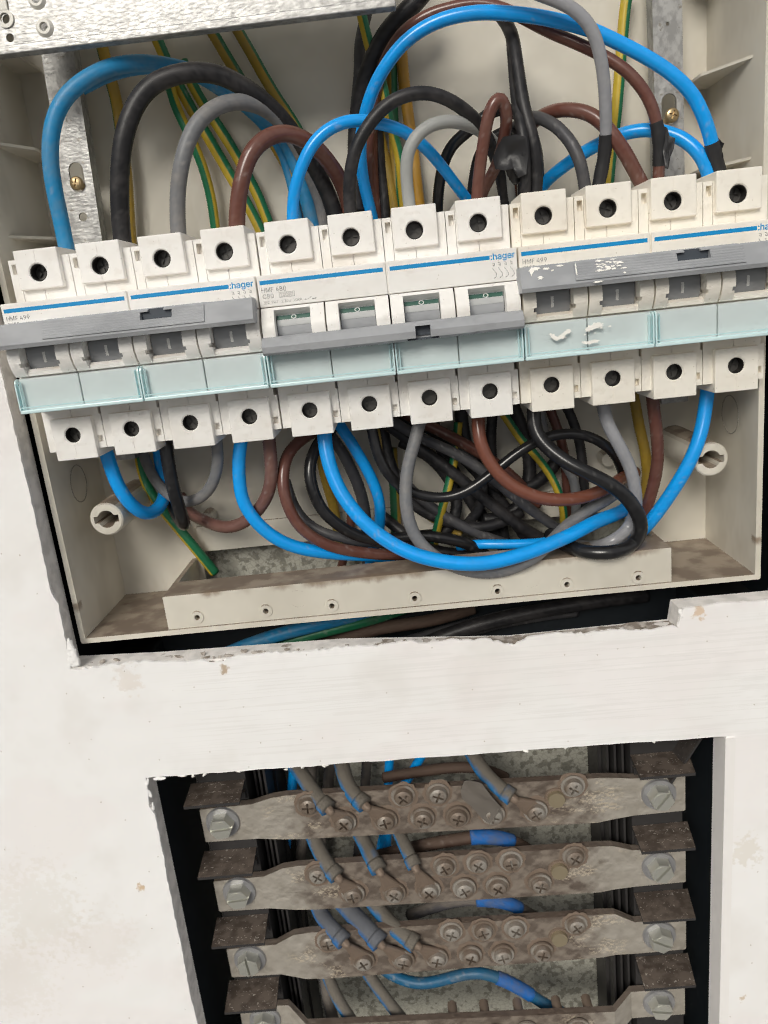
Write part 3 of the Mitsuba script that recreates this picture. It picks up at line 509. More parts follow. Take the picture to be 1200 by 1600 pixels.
mat('soot', (0.012, 0.012, 0.012), 0.95, 0.1)
mat('dusty_tape', (0.13, 0.115, 0.10), 0.7, 0.3)
mat('sleeve_blue', (0.015, 0.12, 0.40), 0.45, 0.4)
mat('lug_metal', (0.20, 0.15, 0.115), 0.6, 0.4, metallic=0.2)
VC = {'type': 'mesh_attribute', 'name': 'vertex_color'}
mat('cable_gloss', VC, 0.24, 0.5)
mat('cable_soft', VC, 0.45, 0.4)
mat('cable_dust', VC, 0.75, 0.3)
scene['clear_pane'] = {'type': 'thindielectric', 'int_ior': 1.49, 'specular_transmittance': rgb((0.945, 0.98, 0.985))}


# ------------------------------------------------------------------ the wall with its two openings
rng = np.random.default_rng(7)


def jag(pts, amp, step=3.0, seed=0):
    """The broken line through pts, resampled and roughened."""
    r = np.random.default_rng(seed)
    out = []
    for (a, b) in zip(pts[:-1], pts[1:]):
        a, b = np.array(a, float), np.array(b, float)
        L = np.linalg.norm(b - a)
        n = max(1, int(L / step))
        nr = np.array([-(b - a)[1], (b - a)[0]]) / L
        for i in range(n):
            q = a + (b - a) * (i + (0.35 * r.uniform(-1, 1) if i else 0)) / n
            k = meshkit.noise(np.array([q[0] * 0.08, q[1] * 0.08, seed]), seed) - 0.5
            out.append(q + (nr * amp * (r.uniform(-0.5, 0.5) + 1.6 * k) if i else 0))
    out.append(np.array(pts[-1], float))
    return [tuple(p) for p in out]


wall = structure('wall', 'white painted wall board with two cut openings')
Y_FRONT, Y_BACK = -2.0, 12.0
upper = (jag([(-169.8, 272), (-169.8, -60), (-170.4, -140), (-168.2, -146), (-169.6, -179)], 0.4, 2.5, 1)
         + jag([(-169.6, -179), (-150, -178.4), (-128, -179.6), (-99, -182.0), (-74, -180.2), (-20, -181.6), (10, -182.4), (28, -183.4), (40, -188.6), (44, -186.6),
                (58, -184.2), (90, -185.6), (117.4, -187.2)], 1.3, 2.0, 2)[1:]
         + jag([(117.4, -187.2), (118.2, -182), (119.8, -177.6), (140, -177.0), (164, -178.2)], 0.6, 2.5, 3)[1:]
         + [(164.5, 272)])
lower = (jag([(-145.0, -240.9), (-100, -241.6), (-20, -243.2), (60, -244.6), (139.9, -246.4)], 0.4, 3.0, 4)
         + jag([(139.9, -246.4), (138.0, -422), (137.6, -470)], 0.25, 4.0, 5)[1:]
         + jag([(-145.6, -470), (-145.6, -420), (-145.2, -330), (-144.2, -262), (-146.4, -257), (-145.0, -240.9)], 0.45, 2.5, 6)[:-1])
outer = sbox(-800, -900, 800, 700)
skin = outer.difference(Polygon(upper).buffer(0)).difference(Polygon(lower).buffer(0))
part(wall, 'painted_face', shape(plate_y(skin, Y_FRONT, Y_FRONT + 1.5), 'wall_paint'))
core_hole_u = Polygon([(-170.6, 273), (-171.0, -178.6), (-130, -180.6), (-40, -182.6), (40, -189.2), (117, -188.5), (118.6, -178.4), (165, -178.6), (165, 273)])
core_hole_l = Polygon([(-145.8, -241.6), (-20, -243.9), (140.6, -247.1), (138.4, -470.5), (-146.4, -470.5)])
core = outer.difference(core_hole_u).difference(core_hole_l)
part(wall, 'board_core', shape(plate_y(core, Y_FRONT + 1.5, Y_BACK), 'board_edge'), 'grey cut edge of the wall board')

# rough mortar left on the sill of the upper opening, behind the paint edge
xs = np.arange(-168, 118, 1.5)
ys = np.linspace(-1.4, 9.5, 8)
gx, gy = np.meshgrid(xs, ys, indexing='ij')
sill = np.interp(gx, [-168, -130, -40, 40, 117], [-178.8, -180.4, -182.4, -187.6, -187.2])
hump = meshkit.fbm(np.stack([gx * 0.16, gy * 0.25, gx * 0 + 2], -1), 4, 3)
gz = sill - 1.2 + 3.0 * (hump - 0.35) * np.clip((gy + 1.4) / 3.0, 0.15, 1)
nx, ny = gx.shape
top = np.stack([gx, gy, gz], -1).reshape(-1, 3)
bot = top.copy()
bot[:, 2] = sill.reshape(-1) - 4
i, j = np.meshgrid(np.arange(nx - 1), np.arange(ny - 1), indexing='ij')
a = (i * ny + j).reshape(-1)
q = np.stack([a, a + ny, a + ny + 1, a + 1], 1)
part(wall, 'mortar', shape(trimesh.Trimesh(top, np.vstack([q[:, [0, 1, 2]], q[:, [0, 2, 3]]]), process=False), 'rough_plaster', smooth=40), 'rough brown mortar on the sill of the upper opening')
# loose plaster chip hanging at the lower left corner of the upper opening
chip = m3.Manifold.batch_hull([m3.Manifold.sphere(r, 8).translate(p) for r, p in ((1.6, (-168.6, -1.2, -177)), (1.3, (-168.9, -1.0, -170)), (0.8, (-168.2, -0.6, -164.5)), (1.5, (-165.8, -1.6, -176.5)), (0.9, (-166.6, -1.2, -169)))])
chip = tri(chip.refine_to_length(0.8))
chip.vertices = chip.vertices + (meshkit.fbm(chip.vertices * 0.7, 3, 5)[:, None] - 0.5) * 1.4
part(wall, 'plaster_chip', shape(chip, 'wall_paint', smooth=40), 'broken plaster chip at the lower left corner of the upper opening')
def rough_chip(p, size, seed, mat_='wall_paint'):
    r = np.random.default_rng(seed)
    c_ = m3.Manifold.batch_hull([m3.Manifold.sphere(r.uniform(0.3, 0.55), 6).translate([p[0] + r.uniform(-1, 1) * size[0], p[1] + r.uniform(-1, 1) * size[1], p[2] + r.uniform(-1, 1) * size[2]]) for _ in range(7)])
    c_ = tri(c_.refine_to_length(0.7))
    c_.vertices = c_.vertices + (meshkit.fbm(c_.vertices * 0.9, 3, seed)[:, None] - 0.5) * 0.9
    return shape(c_, mat_, smooth=40)


for k_, (p_, s_) in enumerate((((-144.5, -1.4, -243), (1.0, 0.5, 1.6)), ((-144.9, -1.2, -250), (0.7, 0.5, 3.0)), ((-144.6, -1.2, -258), (0.5, 0.4, 2.2)), ((-138, -1.6, -241.8), (3.4, 0.4, 0.6)),
                               ((-128, -1.5, -241.6), (3.0, 0.4, 0.5)), ((118.6, -1.6, -181), (0.8, 0.5, 2.6)), ((118.2, -1.4, -186), (1.6, 0.5, 1.2)), ((40, -1.3, -188.6), (2.2, 0.6, 0.8)))):
    part(wall, 'plaster_chip', rough_chip(p_, s_, 70 + k_))
for k_ in range(26):
    x_ = rng.uniform(-160, 112)
    z_ = float(np.interp(x_, [-168, -130, -40, 40, 117], [-178.8, -180.4, -182.4, -187.6, -187.2]))
    part(wall, 'mortar_crumb', rough_chip((x_, rng.uniform(-1.0, 5.0), z_ + rng.uniform(0.0, 0.8)), (rng.uniform(0.5, 2.2), 0.7, rng.uniform(0.2, 0.7)), 100 + k_, 'rough_plaster'))
# ragged crumbs of paint along the top of the lower opening
for k in range(11):
    x = -143 + 95 * rng.random() ** 1.5 if k < 8 else rng.uniform(-40, 120)
    c = m3.Manifold.batch_hull([m3.Manifold.sphere(rng.uniform(0.25, 0.5), 6).translate((x + rng.uniform(-1.2, 1.2), rng.uniform(-2.4, -0.6), -241.4 - 0.0165 * (x + 145) + rng.uniform(-0.9, 0.5))) for _ in range(4)])
    part(wall, 'paint_crumb', shape(c, 'paint_flake'))
# white trim on the right reveal of the lower opening
trim = [(-2.6, -247.3), (-2.6, -470), (11.8, -470), (11.8, -247.3)]
tr = tri(prism_x(trim, 0, 1.0))
tr.vertices[:, 0] += 139.45 + (tr.vertices[:, 2] + 247.3) * (2.3 / 223)
part(wall, 'white_reveal', shape(tr, 'white_trim'), 'bright white strip on the right reveal of the lower opening')
tr = tri(prism_x([(-2.7, -246.9), (-2.7, -470), (-1.9, -470), (-1.9, -246.9)], 0, 4.2))
tr.vertices[:, 0] += 140.0 + (tr.vertices[:, 2] + 247.3) * (2.3 / 223)
part(wall, 'painted_bead', shape(tr, 'white_trim'))

# ------------------------------------------------------------------ the steel enclosure behind the wall
cab = thing('steel_cabinet', 'dark steel cabinet behind the wall board, with mottled grey green back plate', 'cabinet')
part(cab, 'back_plate', shape(bx(-176, 174, 84, 86, -580, 292), 'hammer_paint'), 'mottled grey green back plate')
part(cab, 'side_panel', shape(bx(-153, -151, 12.02, 83.8, -580, -200), 'dark_steel'))
part(cab, 'side_panel', shape(bx(142.6, 144.6, 12.02, 83.8, -580, -192), 'dark_steel'), 'blue black steel panel on the right of the lower opening')
part(cab, 'side_panel', shape(bx(-178, -176.2, 12.02, 83.8, -204, 292), 'dark_steel'))
part(cab, 'side_panel', shape(bx(172, 174, 12.02, 83.8, -196, 292), 'dark_steel'))
part(cab, 'top_panel', shape(bx(-178, 174, 12.02, 86, 292.3, 294), 'dark_steel'))
part(cab, 'bottom_panel', shape(bx(-178, 174, 12.02, 86, -582, -580.3), 'dark_steel'))
part(cab, 'cross_member', shape(bx(-150.8, 142.4, 72, 74, -236, -192), 'dark_steel'))
part(cab, 'shelf', shape(bx(-176, -151.1, 12.02, 83.7, -202, -200.2), 'soot'))
part(cab, 'shelf', shape(bx(144.7, 171.9, 12.02, 83.7, -194, -192.2), 'soot'))
st = tri(bx(-0.6, 0.6, 22, 80, -30, 30))
st.apply_transform(trimesh.transformations.rotation_matrix(math.radians(32), [0, 1, 0], [0, 0, 0]))
st.apply_translation([137.5, 0, -262])
part(cab, 'stay', shape(st, 'black_plastic'))

# ------------------------------------------------------------------ the plastic distribution box
dbox = thing('distribution_box', 'open cream plastic distribution box set in the upper opening', 'distribution box')
XL, XR, ZB, ZT = -165.4, 158.1, -169.3, 262.0
bp = sbox(XL - 2, ZB - 2, XR + 2, ZT + 2).difference(sbox(-119, ZB + 0.5, 115, -148.5))
part(dbox, 'back_panel', shape(plate_y(bp, 70, 72), 'box_plastic'))
for k, (a0, a1, b0, b1, w) in enumerate(((XL - 2, XL, ZB - 2, ZT + 2, 'side_wall'), (XR, XR + 2, ZB - 2, ZT + 2, 'side_wall'), (XL, XR, ZB - 2, ZB, 'floor'), (XL, XR, ZT, ZT + 2, 'top_wall'))):
    part(dbox, w, shape(bx(a0, a1, 12, 69.9, b0, b1) if w == 'side_wall' else bx(a0 + 0.01, a1 - 0.01, 12, 69.9, b0, b1), 'box_plastic'))
ring = sbox(XL - 2.4, ZB - 2.4, XR + 2.4, ZT + 2.4).buffer(-1).buffer(1, quad_segs=4).difference(sbox(XL + 0.2, ZB + 0.2, XR - 0.2, ZT - 0.2))
part(dbox, 'rim', shape(plate_y(ring, 10.2, 11.9), 'box_plastic'))
part(dbox, 'back_step', shape(bx(-119, 115, 68.4, 69.9, -148.3, -134), 'box_plastic'))
# the cable entry ledge with its seven screw holes
LEDGE = [(-109.1, -163.9), (-75.5, -164.0), (-43.4, -164.6), (-3.4, -165.4 + .6), (36.3, -165.2), (69.4, -165.2), (103.2, -165.2)]
led = tri(union(bx(-124.2, 119.0, 11.2, 13.6, -169.0, -152.0), bx(-124.2, 119.0, 13.6, 31.5, -154.0, -152.0),
                bx(-124.2, -121.9, 13.6, 69.8, -169.2, -152.0), bx(116.7, 119.0, 13.6, 69.8, -169.2, -152.0)) - union(*[cyl_y(x, z, 1.35, 8, 14) for x, z in LEDGE]))
lk = part(dbox, 'cable_entry_ledge', shape(led, 'box_plastic', smooth=30))
for x, z in LEDGE:
    eye = (cyl_y(x, z, 3.0, 10.4, 11.3, 3.3) - cyl_y(x, z, 1.35, 8, 14))
    part(lk, 'screw_eye', shape(eye, 'box_plastic', smooth=30))
ringm = lambda x, z, r, w, y0, y1: cyl_y(x, z, r, y0, y1) - cyl_y(x, z, r - w, y0 - 1, y1 + 1)
for x, z in ((-59.2, -159.6), (52.8, -161.0)):
    part(lk, 'mould_ring', shape(ringm(x, z, 4.4, 0.22, 11.08, 11.3), 'box_plastic'))
# keyed screw bosses
for x, z in ((-147.0, -113.0), (141.0, -113.6)):
    hole = cyl_y(x, z, 4.3, 0, 60) + bx(x - 6.0, x + 6.0, 0, 60, z - 1.7, z + 1.7)
    b = cyl_y(x, z, 8.0, 20.6, 69.9, 8.6) + cyl_y(x, z, 7.4, 20, 20.7, 8.0)
    part(dbox, 'screw_boss', shape(b - hole, 'box_plastic', smooth=30))
part(dbox, 'stud', shape(cyl_y(-110, -128, 3.4, 60, 69.9, 3.8), 'box_plastic', smooth=30))
part(dbox, 'stud', shape(cyl_y(104, -118, 3.4, 60, 69.9, 3.8), 'box_plastic', smooth=30))
# ribs on the side walls
for z, s in ((56, -1), (17.5, -1), (95, -1), (54, 1), (15, 1), (100, 1)):
    x0 = XL if s < 0 else XR
    tipw = 11 if s < 0 else 13
    prof = [(0, 22), (0, 69.8), (-s * tipw, 69.8), (-s * tipw, 44)]
    pr = trimesh.creation.extrude_polygon(Polygon(prof), 1.2, engine='earcut')
    v = np.asarray(pr.vertices)
    v = np.stack([x0 + v[:, 0], v[:, 1], z + v[:, 2]], 1)
    pr2 = trimesh.Trimesh(v, pr.faces, process=False)
    pr2.fix_normals()
    part(dbox, 'rib', shape(pr2, 'box_plastic'))
# knock-out circles on the side walls
for x, z, s in ((XL, -98, 1), (XR, -97, -1)):
    ko = m3.Manifold.cylinder(0.25, 9.5, 9.5, 40) - m3.Manifold.cylinder(1, 9.1, 9.1, 40).translate([0, 0, -0.4])
    ko = ko.rotate([0, 90 * s, 0]).translate([x, 40, z])
    part(dbox, 'knockout_ring', shape(ko, 'groove'))


# ------------------------------------------------------------------ galvanised uprights with the rail, and the perforated rail across the top
def cross_screw(r, h, rs=None, washer=None):
    prof = [(r, 0), (r, h * 0.35), (r * 0.85, h * 0.8), (r * 0.55, h), (0, h)]
    head = m3.Manifold.revolve(m3.CrossSection([[(0, 0)] + prof], m3.FillRule.NonZero), 24)
    if washer:
        head = head + m3.Manifold.cylinder(1.0, washer, washer * 0.97, 28).translate([0, 0, -0.5])
    cut = bx(-r * 0.6, r * 0.6, -r * 0.11, r * 0.11, h * 0.45, h + 1) + bx(-r * 0.11, r * 0.11, -r * 0.6, r * 0.6, h * 0.45, h + 1)
    return (head - cut).rotate([90, 0, 0])      # axis along -y


mf = thing('mounting_frame', 'galvanised steel uprights screwed to the back of the plastic box', 'mounting frame')


def upright(x_top, x_bot, w, slot_z, holes):
    cx = (x_top + x_bot) / 2
    poly = sbox(-w / 2, -90, w / 2, 240)
    for z, r in holes:
        poly = poly.difference(Point(0, z).buffer(r))
    if slot_z is not None:
        poly = poly.difference(unary_union([Point(0, slot_z + 3.6).buffer(3.4), Point(0, slot_z - 2.5).buffer(3.4), sbox(-3.4, slot_z - 2.5, 3.4, slot_z + 3.6)]))
    m = tri([plate_y(poly, 50, 51.2), tri(bx(-w / 2, -w / 2 + 1.2, 51.21, 58, -90, 240)), tri(bx(w / 2 - 1.2, w / 2, 51.21, 58, -90, 240))])
    v = m.vertices.copy()
    v[:, 0] += x_bot + (x_top - x_bot) * (v[:, 2] - 15) / 80
    m.vertices = v
    return m


zs = shape(cross_screw(3.1, 2.0), 'zinc_screw', smooth=35)
shaft = shape(m3.Manifold.cylinder(14, 1.6, 1.6, 16).rotate([-90, 0, 0]), 'zinc_screw', smooth=35)
for xt, xb, w, sz, hs, sx, szz in ((-138.2, -141.4, 14.6, 43.5, [(26.7, 2.0), (120, 2)], -140.4, 41.2), (132.9, 133.8, 13.0, 43.0, [(78, 0.8)], 134.2, 40.6)):
    u = part(mf, 'upright', shape(upright(xt, xb, w, sz, hs), 'galvanised'))
    part(u, 'screw', moved(zs, sx, 49.0, szz, ry=20))
    part(u, 'shank', moved(shaft, sx + 0.2, 48.8, szz + 0.8, rx=-12))
part(mf, 'din_rail', shape(prism_x([(44.3, -16), (45.3, -16), (45.3, -22), (49.8, -22), (49.8, -50), (45.3, -50), (45.3, -56), (44.3, -56), (44.3, -49), (48.8, -49), (48.8, -23), (44.3, -23)], -155, 150), 'galvanised'))

tp = thing('perforated_rail', 'galvanised perforated sheet rail across the top left corner', 'rail')
poly = sbox(-156, 88, 13, 150)
for x, z, r in ((-127.4, 92.6, 2.2), (-128.4, 102.6, 2.2), (-142.2, 90.6, 1.6), (-142.6, 102.4, 2.6), (-141.8, 97, 1.9), (-134, 104.5, 1.3)):
    poly = poly.difference(Point(x, z).buffer(r))
part(tp, 'sheet', shape(plate_y(poly, 11.4, 12.6), 'galvanised'))
part(tp, 'folded_lip', shape(rbx(-156, 13, 10.4, 16, 84.6, 87.9, 0.5), 'galvanised', smooth=40))
eye = m3.Manifold.cylinder(1.4, 3.6, 2.6, 32) - m3.Manifold.cylinder(4, 1.7, 1.7, 24).translate([0, 0, -1])
eye = shape(eye.rotate([90, 0, 0]), 'white_cap', smooth=30)
part(tp, 'rivet', moved(eye, -127.4, 11.4, 92.6))
part(tp, 'rivet', moved(eye, -128.4, 11.4, 102.6))
part(tp, 'rivet_pin', shape(cyl_y(-126.9, 92.4, 1.3, 13, 20), 'bolt_metal', smooth=30))
part(tp, 'clip', shape(ringm(-142.4, 97.4, 3.4, 1.4, 10.6, 11.39) + rbx(-145, -140.4, 10.4, 11.3, 100, 106, 0.4), 'white_cap', smooth=30), 'pale plastic clip at the corner of the perforated rail')

# ------------------------------------------------------------------ circuit breakers
PITCH, HALF = 26.25, 105.0


def housing():
    b = union(bx(0.2, 104.8, 3, 44, -76, 6.2), bx(0.2, 104.8, -11.0, 3.2, -24.3, -11.6),
              bx(0.2, 104.8, -9.5, 3.2, -56.0, -41.2))
    cut = []
    for i in range(4):
        x = i * PITCH
        cut += [cyl_y(x + 13.2, 0, 3.7, 2, 20), cyl_y(x + 13.2, -68.9, 3.6, 2, 20)]
        cut += [bx(x + 1.3, x + 3.5, 2, 6.5, 0.4, 4.5), bx(x + 22.9, x + 25.2, 2, 6, -73.4, -70.5), bx(x + 25.3 if i < 3 else x + 24.6, x + 26.5, 2, 12, -61, -55.9)]
        if i:
            cut += [bx(x - 0.15, x + 0.15, 2.6, 8, -77, 7)]
        cut += [bx(x + 13.1, x + 13.3, 2.8, 6, -61.5, -56), bx(x + 13.1, x + 13.3, 2.8, 6, -11.7, -6)]
        cut += [bx(x + 3.9, x + 4.1, 2.8, 6, -11, 7)]
    return b - union(*cut)


def terminal_cover(x, z0, z1, hz, r):
    b = rbx(x - 9.2, x + 9.2, 0, 26, z0, z1, 0.45)
    c = cyl_y(13.2, hz, r, -1, 22) + cyl_y(13.2, hz, r + 0.5, -0.01, 0.45, r) + bx(13.1, 13.3, -1, 0.25, z0 - 1, z1 + 1)
    return b - c


def post_profile(z_top=-24.5):
    return [(3.3, z_top), (-12.2, z_top), (-13.4, -26), (-15.6, -29.5), (-16.6, -32.5), (-16.4, -35.5), (-14.9, -38.8), (-12.8, -41.2), (3.3, -41.2)]


def frame(on):
    left = prism_x(post_profile(), 0.35, 5.5)
    right = prism_x(post_profile(), 20.3, 25.9)
    if on:
        n = [bx(4.4, 7, -20, -8, -37.4, -35.8), bx(18.6, 21.2, -20, -8, -37.4, -35.8)]
        left, right = left - n[0], right - n[1]
        foot = prism_x([(3.3, -38.6), (-11.5, -38.4), (-13.0, -39.5), (-12.5, -41.2), (3.3, -41.2)], 5.4, 20.4)
        return union(left, right, foot)
    head = prism_x([(3.3, -24.5), (-12.2, -24.5), (-13.0, -25.6), (-9.0, -28.0), (3.3, -28.0)], 5.4, 20.4)
    tab = bx(12.6, 13.0, -12.9, -10, -27, -24.8)
    foot = prism_x([(3.3, -38.6), (-11.5, -38.4), (-12.5, -41.2), (3.3, -41.2)], 5.4, 20.4)
    return union(left, right, head, foot)


def drum():
    m = m3.Manifold.cylinder(14.2, 11.2, 11.2, 64).rotate([0, 90, 0]).translate([5.8, 0.6, -33.0])
    return m ^ bx(5.7, 20.2, -14, 3.2, -40.5, -24.6)


def bar(on):
    if on:
        pr = [(-11, -29.6), (-11, -20.2), (-19.0, -19.8), (-20.2, -20.4), (-24.2, -28.0), (-23.4, -29.6)]
        b = prism_x(pr, -1.2, 104.0)
        grip = [(-19.4, -19.5), (-20.7, -20.2)]
        zz = np.linspace(-20.2, -27.0, 15)
        g = [(-15, -19.45)] + [(-20.75 - (z + 20.2) / -6.8 * 3.55 - (0.22 if k % 2 else 0.0), z) for k, z in enumerate(zz)] + [(-15, -27.0)]
        b = b + prism_x(g, 19.7, 84.8)
        cut = bx(59.2, 72.0, -30, -18.4, -23.9, -20.9) + bx(62.3, 68.6, -30, -18.0, -21.5, -19.2)
        return b - cut
    pr = [(-11, -42.9), (-11, -36.0), (-19.4, -36.0), (-20.8, -36.6), (-22.8, -39.6), (-22.4, -42.0), (-21.2, -42.9)]
    b = prism_x(pr, 0.2, 104.6)
    b = b + prism_x([(-15, -36.5), (-20.9, -36.3), (-23.4, -39.5), (-23.0, -42.2), (-21.4, -43.15), (-15, -43.1)], 19.4, 85.4)
    return b - (bx(61.6, 67.6, -30, -17.5, -41.6, -37.6) + bx(58.2, 70.8, -30, -19.0, -44, -42.2) + bx(61.6, 67.6, -30, -17.5, -44, -41.4))


def lettering(text, x, z, height, width, y, bold=False):
    t = meshkit.text_mesh(text, height, 0.06, bold)
    v = np.asarray(t.vertices).copy()
    sx = width / (v[:, 0].max() - v[:, 0].min())
    v[:, 0] = (v[:, 0] - v[:, 0].min()) * sx
    v = np.stack([x + v[:, 0], y - v[:, 2] + 0.01, z + v[:, 1]], 1)
    m = trimesh.Trimesh(v, t.faces, process=False)
    m.fix_normals()
    return m


def stroke(pts, w, y0, y1):
    from shapely.geometry import LineString
    return plate_y(LineString(pts).buffer(w / 2, cap_style=2), y0, y1)


HOUSING = housing()
UPC = [terminal_cover(13.5, -6.5, 9.5, 0.0, 3.6) for _ in range(1)][0]
LOC = terminal_cover(13.4, -79.9, -61.2, -68.9, 3.4)
PLATE = [rbx(0.15, 52.25, -12.2, -9.0, -24.2, -11.7, 0.35), rbx(52.75, 104.85, -12.2, -9.0, -24.2, -11.7, 0.35)]
tscrew = m3.Manifold.cylinder(3, 3.3, 3.3, 20) - union(bx(-2.4, 2.4, -0.5, 0.5, 2, 4), bx(-0.5, 0.5, -2.4, 2.4, 2, 4))
tscrew = tscrew.rotate([90, 0, 0])
PLY = {}
for cream in ('cream', 'cream_old'):
    PLY[cream] = dict(housing=shape(HOUSING, cream), up=shape(UPC, cream, smooth=30), lo=shape(LOC, cream, smooth=30),
                      plates=[shape(p, cream, smooth=40) for p in PLATE],
                      on=shape(frame(True), cream, smooth=35), off=shape(frame(False), cream, smooth=35))
TS = shape(tscrew, 'terminal_metal')
BORE = shape(m3.Manifold.cylinder(13, 3.42, 3.42, 28) - m3.Manifold.cylinder(15, 3.2, 3.2, 28).translate([0, 0, -1]), 'pit', smooth=30)
DRUM = shape(drum(), 'toggle_grey', smooth=35)
BAR = {True: shape(bar(True), 'toggle_grey', smooth=20), False: shape(bar(False), 'toggle_grey', smooth=20)}
CLIP = {True: shape(union(bx(59.3, 71.9, -19.6, -18.5, -23.8, -21.0), bx(62.4, 68.5, -19.4, -18.2, -21.2, -19.9)), 'slate'),
        False: shape(union(bx(61.7, 67.5, -18.4, -17.6, -41.4, -37.7), bx(58.3, 70.7, -20.4, -19.1, -43.0, -42.3)), 'slate')}


def curved_patch(x0, x1, a0, a1, r=11.2, th=0.12, n=6):
    a = np.linspace(math.radians(a0), math.radians(a1), n)
    out = [(0.6 - (r + th) * math.cos(k), -33.0 + (r + th) * math.sin(k)) for k in a]
    inn = [(0.6 - (r - 0.4) * math.cos(k), -33.0 + (r - 0.4) * math.sin(k)) for k in a[::-1]]
    return prism_x(out + inn, x0, x1)


MARK_ON = shape(curved_patch(12.4, 13.5, -17, 5), 'mark_white')
GREEN = shape(curved_patch(5.9, 19.9, 17, 26), 'green_band')
BAND = shape(curved_patch(5.9, 19.9, 4, 16.8, th=0.3), 'band_grey')
om = trimesh.creation.torus(0.75, 0.16, 20, 8)
om.apply_transform(trimesh.transformations.rotation_matrix(math.radians(90 - 21), [1, 0, 0]))
om.apply_scale([1.25, 1, 1])
om.apply_translation([12.9, 0.6 - 11.35 * math.cos(math.radians(21.5)), -33 + 11.35 * math.sin(math.radians(21.5))])
MARK_OFF = shape(om, 'mark_white', smooth=True)


def clear_cover(x0, x1):
    """Front sheet, then the thick tinted edges, of one transparent label cover."""
    prof = [(-12.9, -42.0), (-14.6, -42.6), (-15.3, -44.0), (-15.4, -54.6)]
    v, f = [], []
    for y, z in prof:
        v += [(x0 + 0.3, y, z), (x1 - 0.3, y, z)]
    for k in range(len(prof) - 1):
        f += [(2 * k, 2 * k + 2, 2 * k + 3), (2 * k, 2 * k + 3, 2 * k + 1)]
    sheet = trimesh.Trimesh(np.array(v, float), np.array(f), process=False)
    lip = rbx(x0, x1, -15.6, -9.6, -56.3, -54.7, 0.4)
    side = [prism_x([(-9.7, -42.1), (-12.9, -41.9), (-14.7, -42.5), (-15.5, -43.9), (-15.6, -54.8), (-9.7, -54.8)], a, b) for a, b in ((x0, x0 + 0.55), (x1 - 0.55, x1))]
    rib = [bx(x0 + 1.6, x0 + 1.9, -15.2, -13, -54.6, -43.2), bx(x1 - 1.9, x1 - 1.6, -15.2, -13, -54.6, -43.2), bx(x0 + 0.6, x1 - 0.6, -15.1, -14.7, -54.0, -53.5)]
    return shape(sheet, 'clear_pane'), shape(union(lip, *side), 'aqua_edge', smooth=30), shape(union(*rib), 'aqua_edge')


COVERS = [clear_cover(0.2, 52.3), clear_cover(52.8, 104.9)]
BACKING = [[shape(rbx(a, b, -12.3, -9.0, -55.2, -42.0, 0.3), 'white_backing') for a, b in ((0.8, 26.0), (26.5, 51.8))],
           [shape(rbx(a, b, -12.3, -9.0, -55.2, -42.0, 0.3), 'white_backing') for a, b in ((53.3, 78.5), (79.0, 104.4))]]
STRIPES = [shape(rbx(1.2, 51.2, -12.35, -12.1, -15.35, -13.75, 0.1), 'stripe_blue'), shape(rbx(53.9, 94.0, -12.35, -12.1, -15.35, -13.75, 0.1), 'stripe_blue')]
LOGO = shape(lettering(':hager', 94.4, -15.45, 2.35, 9.7, -12.22, True), 'stripe_blue')
glyphs = []
for k in range(4):
    x = 94.8 + 2.35 * k
    glyphs += [stroke([(x, -16.6), (x + 0.9, -16.9), (x + 0.9, -18.0)], 0.2, -12.27, -12.15), stroke([(x + 0.2, -17.4), (x + 0.7, -17.9)], 0.2, -12.28, -12.15),
               stroke([(x, -18.6), (x + 1.5, -20.8)], 0.18, -12.27, -12.15), stroke([(x + 1.5, -20.8), (x + 1.5, -21.9), (x + 0.6, -22.6)], 0.18, -12.28, -12.15),
               stroke([(x + 0.3, -22.6), (x + 0.9, -22.2)], 0.18, -12.29, -12.15)]
GLYPHS = shape(glyphs, 'print_grey')


def print_lines(rows):
    return shape([lettering(t, x, z, h, w, -12.22) for t, x, z, h, w in rows], 'print_grey')


PRINT = {'a': print_lines([('HMF 499', 1.6, -18.5, 1.75, 9.6), ('C125', 1.6, -21.0, 1.75, 4.8), ('10000', 9.0, -21.0, 1.5, 5.2)]),
         'b': print_lines([('HMF 480', 1.6, -18.4, 1.85, 10.0), ('C80', 1.8, -20.8, 1.75, 4.4), ('10000', 9.0, -20.6, 1.35, 5.0), ('IEC 947-2 Icu: 10kA', 1.8, -22.9, 1.1, 15.8)])}
bracket = Polygon([(8.5, -20.9), (14.8, -20.9), (14.8, -18.9), (8.5, -18.9)])
FRAMED = shape([plate_y(bracket.difference(bracket.buffer(-0.14)), -12.27, -12.15), stroke([(18.3, -22.6), (20, -22.6), (21.4, -21.8)], 0.16, -12.27, -12.15),
                stroke([(21.6, -22.6), (23.4, -22.6)], 0.3, -12.27, -12.15)], 'print_grey')


